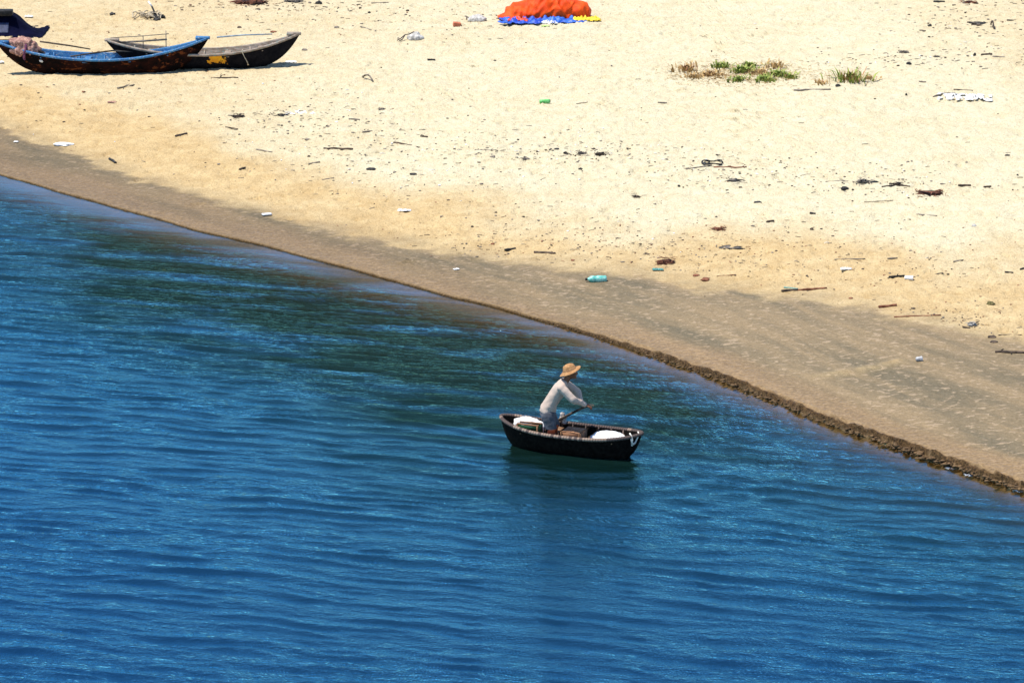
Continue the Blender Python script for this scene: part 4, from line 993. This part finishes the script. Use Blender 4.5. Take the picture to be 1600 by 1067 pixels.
# sticks and planks
for a, b, r, m_, lab, kw in [
    ((506, 233), (551, 234), 4, 'driftwood', 'crooked brown stick left of the straight dark one on the pale sand', {'bend': .08}),
    ((615, 226), (656, 228), 4, 'driftwood', 'straight dark stick on the pale sand at centre left', {}),
    ((482, 256), (500, 254), 3.5, 'driftgrey', 'short grey stick below the crooked brown stick', {}),
    ((503, 283), (522, 279), 2.5, 'driftgrey', 'thin grey twig near the edge of the golden sand', {}),
    ((274, 214), (292, 210), 4, 'driftwood', 'stubby dark stick on golden sand right of the white foam slab', {}),
    ((171, 249), (182, 256), 4, 'char', 'short black bent stick at the damp sand edge on the left', {'bend': .2}),
    ((374, 266), (383, 262), 3.5, 'driftwood', 'tiny dark stick on pale sand above the foam strip', {}),
    ((183, 139), (210, 136), 3, 'driftgrey', 'thin forked twig right below the blue-railed boat', {'twigs': 2}),
    ((330, 123), (372, 122), 2.6, 'driftwood', 'long dark twig below the black boat', {'twigs': 2}),
    ((835, 395), (868, 397), 4.5, 'driftwood', 'dark plank at the top of the wet sand left of the teal bottle', {}),
    ((788, 390), (806, 389), 4, 'char', 'short black stick at the wet sand edge near the dark plank', {}),
    ((1221, 456), (1246, 454), 5, 'driftwood', 'thick dark stick at the left end of the driftwood line', {}),
    ((1246, 454), (1292, 451), 3.5, 'driftred', 'long reddish stick right of the thick dark one', {}),
    ((1225, 450), (1247, 452), 3, 'teal_dark', 'greenish stick lying on the thick dark stick', {}),
    ((1373, 481), (1401, 477), 5, 'driftred', 'stout red brown stick tilted on the wet sand edge', {}),
    ((1397, 496), (1470, 493), 3, 'driftred', 'long thin reddish pole along the wet sand edge', {'bend': .02}),
    ((1389, 434), (1413, 432), 4, 'char', 'dark twig on golden sand beside the white cup', {'twigs': 2}),
    ((1454, 428), (1474, 426), 3.5, 'char', 'dark twig right of the white cup on golden sand', {'twigs': 2}),
    ((1570, 426), (1583, 426), 3.5, 'char', 'small black twig on golden sand near the right edge', {}),
    ((1594, 422), (1606, 419), 4, 'char', 'black stick cut by the right edge above the small black twig', {}),
    ((1304, 406), (1352, 404), 2, 'driftgrey', 'very thin pale stick above the white plastic bag', {'bend': .02}),
    ((1387, 405), (1402, 404), 3, 'driftgrey', 'short grey stick in the golden sand at right', {}),
    ((1490, 409), (1505, 407), 3, 'driftgrey', 'grey sliver on golden sand at far right', {}),
    ((1555, 551), (1604, 552), 5, 'driftwood', 'knobbly dark branch cut by the right edge on wet sand', {'twigs': 5}),
    ((1240, 142), (1298, 141), 3.5, 'driftgrey', 'long smooth grey stick in front of the beach grass', {'bend': .03}),
    ((1432, 335), (1464, 338), 2.5, 'driftgrey', 'thin grey stick below the reddish branch heap', {}),
    ((1469, 288), (1488, 289), 2.5, 'driftgrey', 'faint grey stick left of the dark pod', {}),
    ((1497, 291), (1517, 291), 4.5, 'driftwood', 'dark pod-shaped stick right of the reddish branch heap', {}),
    ((1537, 293), (1549, 292), 3, 'driftwood', 'short dark sliver near the right end of the litter line', {}),
    ((1290, 285), (1320, 283), 2.4, 'driftgrey', 'grey twig left in the dark litter line', {}),
    ((1344, 281), (1362, 287), 2.8, 'driftgrey', 'slanting grey twig in the dark litter line', {}),
    ((1378, 293), (1398, 291), 2.8, 'driftwood', 'dark twig between the lump and the reddish branch heap', {}),
    ((1404, 290), (1422, 292), 2.8, 'driftwood', 'dark twig touching the reddish branch heap from the left', {}),
    ((1350, 316), (1396, 314), 2, 'rope_tan', 'pale thin twig below the dark litter lump', {}),
    ((1265, 334), (1274, 335), 4, 'char', 'small black stick on the golden patch at right', {}),
    ((1198, 348), (1209, 346), 4, 'driftwood', 'small dark stick on the golden patch left of the black one', {}),
    ((1072, 265), (1112, 259), 2.4, 'driftgrey', 'thin grey twig touching the dark rope ring', {}),
    ((1115, 262), (1166, 262), 2.4, 'driftred', 'thin brown twig right of the dark rope ring', {}),
    ((1028, 162), (1042, 163), 3, 'driftgrey', 'small grey twig in the bare pale sand', {'twigs': 1}),
    ((900, 118 + 45), (918, 162), 2, 'rope_tan', 'faint tan twig right of the green can', {}),
    ((400, 234), (425, 237), 2.5, 'driftgrey', 'grey sliver at the left of the stick line', {}),
    ((545, 187), (562, 188), 3, 'driftgrey', 'grey sliver above the dark stick pair', {}),
    ((566, 207), (582, 206), 2.5, 'driftgrey', 'thin grey sliver between the dark stick pair', {}),
    ((742, 235), (778, 236), 2.2, 'driftgrey', 'thin dark-specked twig right of the straight dark stick', {'twigs': 2}),
    ((657, 214), (668, 215), 3.5, 'driftwood', 'dark chip right above the straight dark stick', {}),
    ((567, 122), (583, 129), 3, 'driftgrey', 'crooked grey green twig standing left of centre', {'twigs': 3, 'lift': .2}),
    ((1120, 432), (1150, 430), 2, 'driftred', 'thin red brown twig right of the dark bark bits', {}),
    ((1560, 524), (1596, 524), 2.5, 'driftwood', 'thin dark twig at the wet edge by the right side', {}),
    ((1504, 512), (1516, 513), 3, 'driftwood', 'dark twig beside the grey white scraps at far right', {}),
    ((1459, 4), (1476, 4), 4, 'char', 'black stick at the top right of the beach', {}),
    ((1518, 40), (1532, 41), 3, 'driftwood', 'short dark stick right of the round black lump', {}),
    ((1511, 36), (1524, 36), 2.6, 'driftwood', 'thin dark stick above the short one at upper right', {}),
    ((1548, 39), (1553, 47), 3, 'driftwood', 'leaning dark twig at upper right', {'lift': .2}),
    ((1573, 33), (1584, 33), 3, 'char', 'small black twig near the top right edge', {}),
    ((1533, 87), (1550, 86), 4, 'driftwood', 'dark ragged stick right of the upright stub', {'twigs': 2}),
    ((1551, 89), (1570, 90), 2.5, 'driftgrey', 'grey stick right of the dark ragged one', {}),
    ((1437, 48), (1446, 48), 2.5, 'driftgrey', 'thin grey stick below the round black lump', {}),
    ((1436, 129), (1447, 129), 3, 'driftgrey', 'grey twig left above the white plastic sheet', {}),
    ((352, 199), (372, 201), 2, 'driftwood', 'thin dark twig among specks at upper left of the pale sand', {}),
    ((580, 6), (607, 5), 2.2, 'driftgrey', 'thin grey stick near the top edge at centre left', {}),
    ((563, 42), (580, 48), 2.2, 'driftgrey', 'thin grey twig left of the corded sack', {}),
    ((668, 95), (680, 95), 4, 'char', 'short black stick below the corded sack', {}),
]:
    stick('driftwood', a, b, r, m_, lab, **kw)
# lumps, husks, leaves
for px, py, w, h, m_, lab, nm, cat in [
    (580, 264, 16, 4, 'char', 'flat black leaf on pale sand below the dark sticks', 'leaf', 'leaf'),
    (646, 272, 13, 4, 'char', 'smaller black leaf right of the flat black leaf', 'leaf', 'leaf'),
    (738, 354, 5, 4, 'char', 'tiny black lump on golden sand at centre', 'debris_lump', 'debris'),
    (770, 381, 7, 4, 'driftred', 'small reddish lump on the wet sand edge at centre', 'debris_lump', 'debris'),
    (895, 407, 7, 2.6, 'driftred', 'small brown chip right of the dark plank', 'debris_lump', 'debris'),
    (1088, 430, 13, 4, 'driftred', 'brown bark chip left of the larger bark piece', 'bark', 'bark'),
    (1102, 436, 16, 6, 'driftred', 'larger red brown bark piece on the wet sand', 'bark', 'bark'),
    (1548, 473, 15, 8, 'husk', 'olive brown coconut husk on golden sand at right', 'husk', 'husk'),
    (1320, 295, 14, 6, 'char', 'dark lump in the litter line at right', 'debris_lump', 'debris'),
    (1420, 99, 9, 6, 'char', 'black block-like lump on the upper right sand', 'debris_lump', 'debris'),
    (1453, 40, 7, 6, 'char', 'round black lump near the upper right corner', 'debris_lump', 'debris'),
    (1523, 85, 5, 7, 'char', 'small upright dark stub on the upper right sand', 'stub', 'debris'),
    (1309, 133, 9, 6, 'char', 'round black lump in front of the russet shrub', 'debris_lump', 'debris'),
    (1522, 352, 9, 6, 'sack_grey', 'pale grey stone at right of the golden patch', 'stone', 'stone'),
    (1268, 357, 7, 5, 'driftwood', 'dark lump under the golden patch stick', 'debris_lump', 'debris'),
    (498, 4, 12, 7, 'char', 'black chunk at the top edge left of centre', 'debris_lump', 'debris'),
    (176, 21, 11, 5, 'char', 'black lump left of the rope tangle', 'debris_lump', 'debris'),
    (245, 29, 13, 6, 'char', 'black lump at the right of the rope tangle', 'debris_lump', 'debris'),
    (374, 43, 8, 4, 'driftwood', 'dark lump beyond the black boat', 'debris_lump', 'debris'),
    (427, 50, 11, 3, 'driftred', 'reddish chip above the black boat bow', 'debris_lump', 'debris'),
    (526, 43, 9, 4, 'driftgrey', 'grey lump left of the thin grey twig near the top', 'debris_lump', 'debris'),
    (577, 20, 5, 4, 'char', 'small black lump under the top grey stick', 'debris_lump', 'debris'),
    (637, 17, 6, 4, 'driftwood', 'small dark lump above the corded sack', 'debris_lump', 'debris'),
    (476, 78, 10, 4, 'driftgrey', 'grey lump right of the black boat bow', 'debris_lump', 'debris'),
    (907, 264, 7, 4, 'char', 'black pebble-like lump in the centre of the pale sand', 'debris_lump', 'debris'),
    (1061, 291, 5, 4, 'char', 'black pebble-like lump left of the rope ring', 'debris_lump', 'debris'),
    (1157, 293, 7, 3, 'driftwood', 'dark chip below the rope ring', 'debris_lump', 'debris'),
    (1184, 316, 14, 3, 'char', 'flat black chip left of the golden patch', 'debris_lump', 'debris'),
    (1574, 243, 9, 3, 'char', 'flat black chip alone at the right of the pale sand', 'debris_lump', 'debris'),
    (1590, 274, 4, 4, 'char', 'tiny black lump at the right edge of the pale sand', 'debris_lump', 'debris'),
    (1416, 148, 4, 5, 'char', 'tiny dark lump left of the white plastic sheet', 'debris_lump', 'debris'),
    (870, 233, 10, 3, 'char', 'small black chip left of the dark litter clump', 'debris_lump', 'debris'),
    (1550, 526, 15, 4, 'driftwood', 'dark bark above a similar piece on the wet edge at right', 'bark', 'bark'),
    (1553, 534, 14, 3, 'driftwood', 'dark bark below a similar piece on the wet edge at right', 'bark', 'bark'),
    (1427, 482, 8, 3, 'driftwood', 'small dark chip right of the stout red brown stick', 'debris_lump', 'debris'),
    (1329, 466, 8, 3, 'driftred', 'small reddish chip right of the long reddish stick', 'debris_lump', 'debris'),
    (770, 245, 9, 4, 'driftgrey', 'grey brown lump under the dark-specked twig', 'debris_lump', 'debris'),
    (480, 218, 9, 3, 'driftgrey', 'grey lump above the crooked brown stick', 'debris_lump', 'debris'),
    (514, 227, 5, 3, 'char', 'tiny black lump above the left of the crooked stick', 'debris_lump', 'debris'),
]:
    lump(nm, px, py, w, h, m_, lab, cat, int(px + py))
for px, py, w, h, m_, lab, nm, cat, n in [
    (1040, 407, 30, 8, 'driftred', 'dark red brown clump of seaweed at the wet sand edge', 'seaweed', 'seaweed', 34),
    (1455, 300, 52, 9, 'driftred', 'reddish dry branch heap on the pale sand at right', 'branch_heap', 'branch', 24),
    (1122, 357, 24, 5, 'driftred', 'red brown bark and twig clump on the golden sand', 'twig_heap', 'twigs', 16),
    (938, 239, 22, 7, 'driftwood', 'dark litter clump right of centre on the pale sand', 'twig_heap', 'twigs', 13),
    (910, 239, 22, 5, 'driftgrey', 'grey twig clump touching the dark litter clump', 'twig_heap', 'twigs', 14),
    (884, 239, 10, 5, 'char', 'small black twig clump left of the grey clump', 'twig_heap', 'twigs', 10),
    (822, 247, 18, 6, 'driftgrey', 'pale grey twig clump left of the centre litter', 'twig_heap', 'twigs', 10),
    (994, 305, 14, 7, 'driftwood', 'small brown twig clump in the middle of the pale sand', 'twig_heap', 'twigs', 14),
    (1350, 282, 34, 8, 'driftgrey', 'grey twig clump above the dark lump at right', 'twig_heap', 'twigs', 14),
    (1400, 286, 26, 6, 'driftwood', 'thin dark twig clump left of the reddish branch heap', 'twig_heap', 'twigs', 10),
    (1148, 281, 28, 6, 'driftgrey', 'pale twig clump under the dark rope ring', 'twig_heap', 'twigs', 9),
    (1525, 34, 54, 12, 'driftgrey', 'wide loose spread of twigs near the top right', 'twig_heap', 'twigs', 8),
    (1464, 88, 14, 5, 'driftgrey', 'pale arched twig clump on the upper right sand', 'twig_heap', 'twigs', 8),
    (1412, 81, 14, 4, 'driftgrey', 'small grey twig clump above the black block', 'twig_heap', 'twigs', 9),
    (436, 178, 36, 9, 'driftgrey', 'speckled grey litter patch left of the torn sheet', 'twig_heap', 'twigs', 6),
    (370, 181, 24, 5, 'driftwood', 'dark litter patch at the left of the pale sand', 'twig_heap', 'twigs', 16),
    (596, 169, 11, 8, 'driftgrey', 'grey brown curled twig clump above the straight stick', 'twig_heap', 'twigs', 10),
    (1520, 505, 20, 9, 'sack_grey', 'grey and white scraps at the wet edge on the far right', 'twig_heap', 'litter', 12),
    (1140, 385, 60, 4, 'driftgrey', 'long faint line of dark twigs on golden sand', 'twig_heap', 'twigs', 5),
    (390, 2, 60, 6, 'driftred', 'brown twig heap at the top edge left of centre', 'twig_heap', 'twigs', 24),
    (460, 2, 36, 5, 'driftgrey', 'grey twig heap at the top edge beside the black chunk', 'twig_heap', 'twigs', 14),
    (1515, 3, 30, 5, 'driftred', 'brown twig heap on the top edge at right', 'twig_heap', 'twigs', 12),
]:
    twig_heap(nm, px, py, w, h, m_, lab, cat, int(px), n)
# dark rope ring
p = at(1113, 256); u = mpp(p)
e = MB().tube([Vector((math.cos(q) * 16 * u, math.sin(q) * 15 * u, .03 + .02 * math.sin(3 * q))) for q in np.linspace(0, 5.9, 26)], [1.3 * u * (1 + .3 * math.sin(5 * k)) for k in range(26)], 7).build('rope_ring', 'char', None, p)
tag(e, 'dark rope ring lying on the pale sand right of centre', 'rope')

# ------------------------------------------------------------------ beach grass
def tuft(px, py, w, h, mat, label, seed, n=70, cat='grass', name='beach_grass', stems=0, smat=None):
    p = at(px, py); u = mpp(p); rs = np.random.default_rng(seed); W, Hh = w * u / 2, h * u
    n = int(n * 1.8)
    e = empty(name, p, 0, label, cat, 'plants of the beach grass patch')
    def blades(n_, leafy):
        mb = MB()
        for k in range(n_):
            a = rs.uniform(0, 6.283); r = abs(rs.normal(0, .62)); c_ = Vector((math.cos(a) * r * W, math.sin(a) * r * W * 1.3, 0))
            d = Vector((rs.normal(0, .6), rs.normal(0, .6), 0)) + c_ * (1.0 / max(W, .01)) * .6; L = Hh * rs.uniform(.25, .95)
            wd = rs.uniform(.007, .016) * (1.9 if leafy else .7); sd = Vector((-d.y, d.x, 0)).normalized() * wd
            q1 = c_ + d * L * .35 + Vector((0, 0, L * .6)); q2 = c_ + d * L * .9 + Vector((0, 0, L * rs.uniform(.6, 1.0)))
            mb.add([c_ - sd * .7 - Vector((0, 0, .02)), c_ + sd * .7 - Vector((0, 0, .02)), q1 + sd, q1 - sd, q2], [(0, 1, 2, 3), (3, 2, 4)])
        return mb
    blades(n, True).build('blades', mat, e)
    if stems: blades(stems, False).build('stems', smat or 'leaf_dry', e)
    return e
for k, (px, py, w, h, mat, lab, n, st, sm) in enumerate([
    (1072, 110, 40, 14, 'leaf_dry', 'sparse brown dry tuft at the left end of the grass patch', 40, 60, 'leaf_red'),
    (1085, 122, 30, 9, 'leaf_dry', 'low tan dry tuft in the lower left of the grass patch', 40, 50, 'leaf_dry'),
    (1112, 119, 34, 12, 'leaf_dry', 'dry brown tuft between left tufts and the first green one', 50, 60, 'leaf_red'),
    (1128, 105, 30, 10, 'leaf_green', 'upper left green tuft of the grass patch', 80, 30, 'leaf_dry'),
    (1155, 126, 28, 9, 'leaf_green', 'lowest left green tuft of the grass patch', 70, 24, 'leaf_dry'),
    (1162, 112, 32, 11, 'leaf_green', 'green tuft in the middle of the grass patch', 90, 30, 'leaf_dry'),
    (1172, 104, 22, 9, 'leaf_green', 'uppermost green tuft of the grass patch, right of the middle', 70, 20, 'leaf_dry'),
    (1196, 126, 28, 10, 'leaf_green', 'lowest right green tuft of the grass patch', 90, 20, 'leaf_dry'),
    (1216, 118, 26, 10, 'leaf_green', 'darkest green tuft near the right end of the grass patch', 90, 24, 'leaf_dry'),
    (1236, 122, 28, 9, 'leaf_green', 'small green tuft at the right end of the grass patch', 50, 40, 'leaf_dry'),
    (1210, 105, 40, 12, 'leaf_dry', 'thin dry tuft along the upper right of the grass patch', 30, 70, 'leaf_dry'),
    (1188, 114, 36, 9, 'leaf_dry', 'straw coloured tuft among the green tufts', 40, 50, 'leaf_dry')]):
    tuft(px, py, w, h, mat, lab, 100 + k, n, stems=st, smat=sm)
tuft(1328, 126, 50, 22, 'leaf_green', 'russet stemmed shrub with green tips right of the grass patch', 140, 50, 'shrub', 'small_shrub', 130, 'leaf_red')
tuft(1284, 131, 22, 9, 'leaf_dry', 'tiny dry sprig left of the russet shrub', 141, 16, stems=18, smat='leaf_red')
tuft(1358, 124, 26, 7, 'leaf_dry', 'low yellow dry tuft at the right foot of the russet shrub', 142, 26, stems=20)
mb = MB(); rs = np.random.default_rng(77)
for k in range(900):
    px = rs.uniform(1050, 1365) if k % 5 == 0 else rs.normal(1165, 48); py = rs.normal(116, 9)
    p = at(px, py); L = rs.uniform(.05, .2); a = rs.uniform(0, 6.28); d = Vector((math.cos(a), math.sin(a), 0)) * L
    mb.tube([p, p + d * .5 + Vector((0, 0, .025)), p + d], .004, 4)
tag(mb.build('dry_runners', 'leaf_dry'), 'dry creeping runners and straw round the grass tufts', 'grass', kind='stuff')

# ------------------------------------------------------------------ small specks of flotsam all over the beach, too many to count
def specks(name, mat, n, label, seed, smin, smax, zones):
    mb = MB(); rs = np.random.default_rng(seed)
    for k in range(n):
        zx, zy, sx, sy, kind = zones[int(rs.integers(len(zones)))]
        px, py = (rs.uniform(zx - sx, zx + sx), rs.uniform(zy - sy, zy + sy)) if kind == 'u' else (rs.normal(zx, sx), rs.normal(zy, sy))
        if py < -30 or px < -60 or px > 1660: continue
        p = at(px, py)
        if p.y < float(wet_y(p.x)) - (0 if rs.random() > .06 else 4): continue
        u = mpp(p); s = rs.uniform(smin, smax) ** 1.0 * u
        if rs.random() < .45:
            a = rs.normal(0, .5); d = Vector((math.cos(a), math.sin(a), rs.normal(0, .1))) * s * rs.uniform(1.0, 2.6)
            mb.tube([p - d + Vector((0, 0, .006)), p + Vector((0, 0, .012)), p + d + Vector((0, 0, .008))], s * .22, 4)
        else:
            V, F = lump_verts((s * rs.uniform(.7, 1.6), s * rs.uniform(.8, 1.6), s * rs.uniform(.4, .8)), k, .45, 1.6, 0, -.6)
            mb.add([v + p + Vector((0, 0, s * .2)) for v in V], F)
    tag(mb.build(name, mat), label, 'litter', kind='stuff')
Z_ALL = [(800, 130, 860, 150, 'u'), (1100, 330, 560, 80, 'u')]
Z_LINE = [(470, 185, 90, 16, 'n'), (620, 225, 140, 20, 'n'), (900, 238, 90, 8, 'n'), (1130, 262, 80, 14, 'n'), (1350, 285, 100, 14, 'n'), (1520, 30, 70, 22, 'n'), (1450, 90, 110, 10, 'n'), (660, 260, 160, 30, 'n')]
Z_EDGE = [(1050, 395, 160, 14, 'n'), (1350, 430, 150, 20, 'n'), (1500, 500, 60, 16, 'n'), (850, 370, 120, 18, 'n'), (430, 10, 90, 6, 'n'), (640, 30, 140, 25, 'n'), (230, 90, 220, 60, 'n'), (1120, 375, 200, 22, 'n')]
specks('dark_flotsam', 'driftwood', 950, 'scattered dark specks of flotsam on the sand', 1, .8, 2.1, Z_ALL + Z_LINE + Z_EDGE)
specks('grey_flotsam', 'driftgrey', 1300, 'scattered grey twigs and chips on the sand', 2, .8, 2.2, Z_ALL + Z_LINE + Z_LINE + Z_EDGE)
specks('brown_flotsam', 'driftred', 500, 'scattered brown chips on the sand', 3, .7, 1.8, Z_ALL + Z_EDGE)
specks('pale_flotsam', 'white_plastic', 160, 'scattered white specks of litter on the sand', 4, .8, 1.9, Z_ALL + Z_LINE)
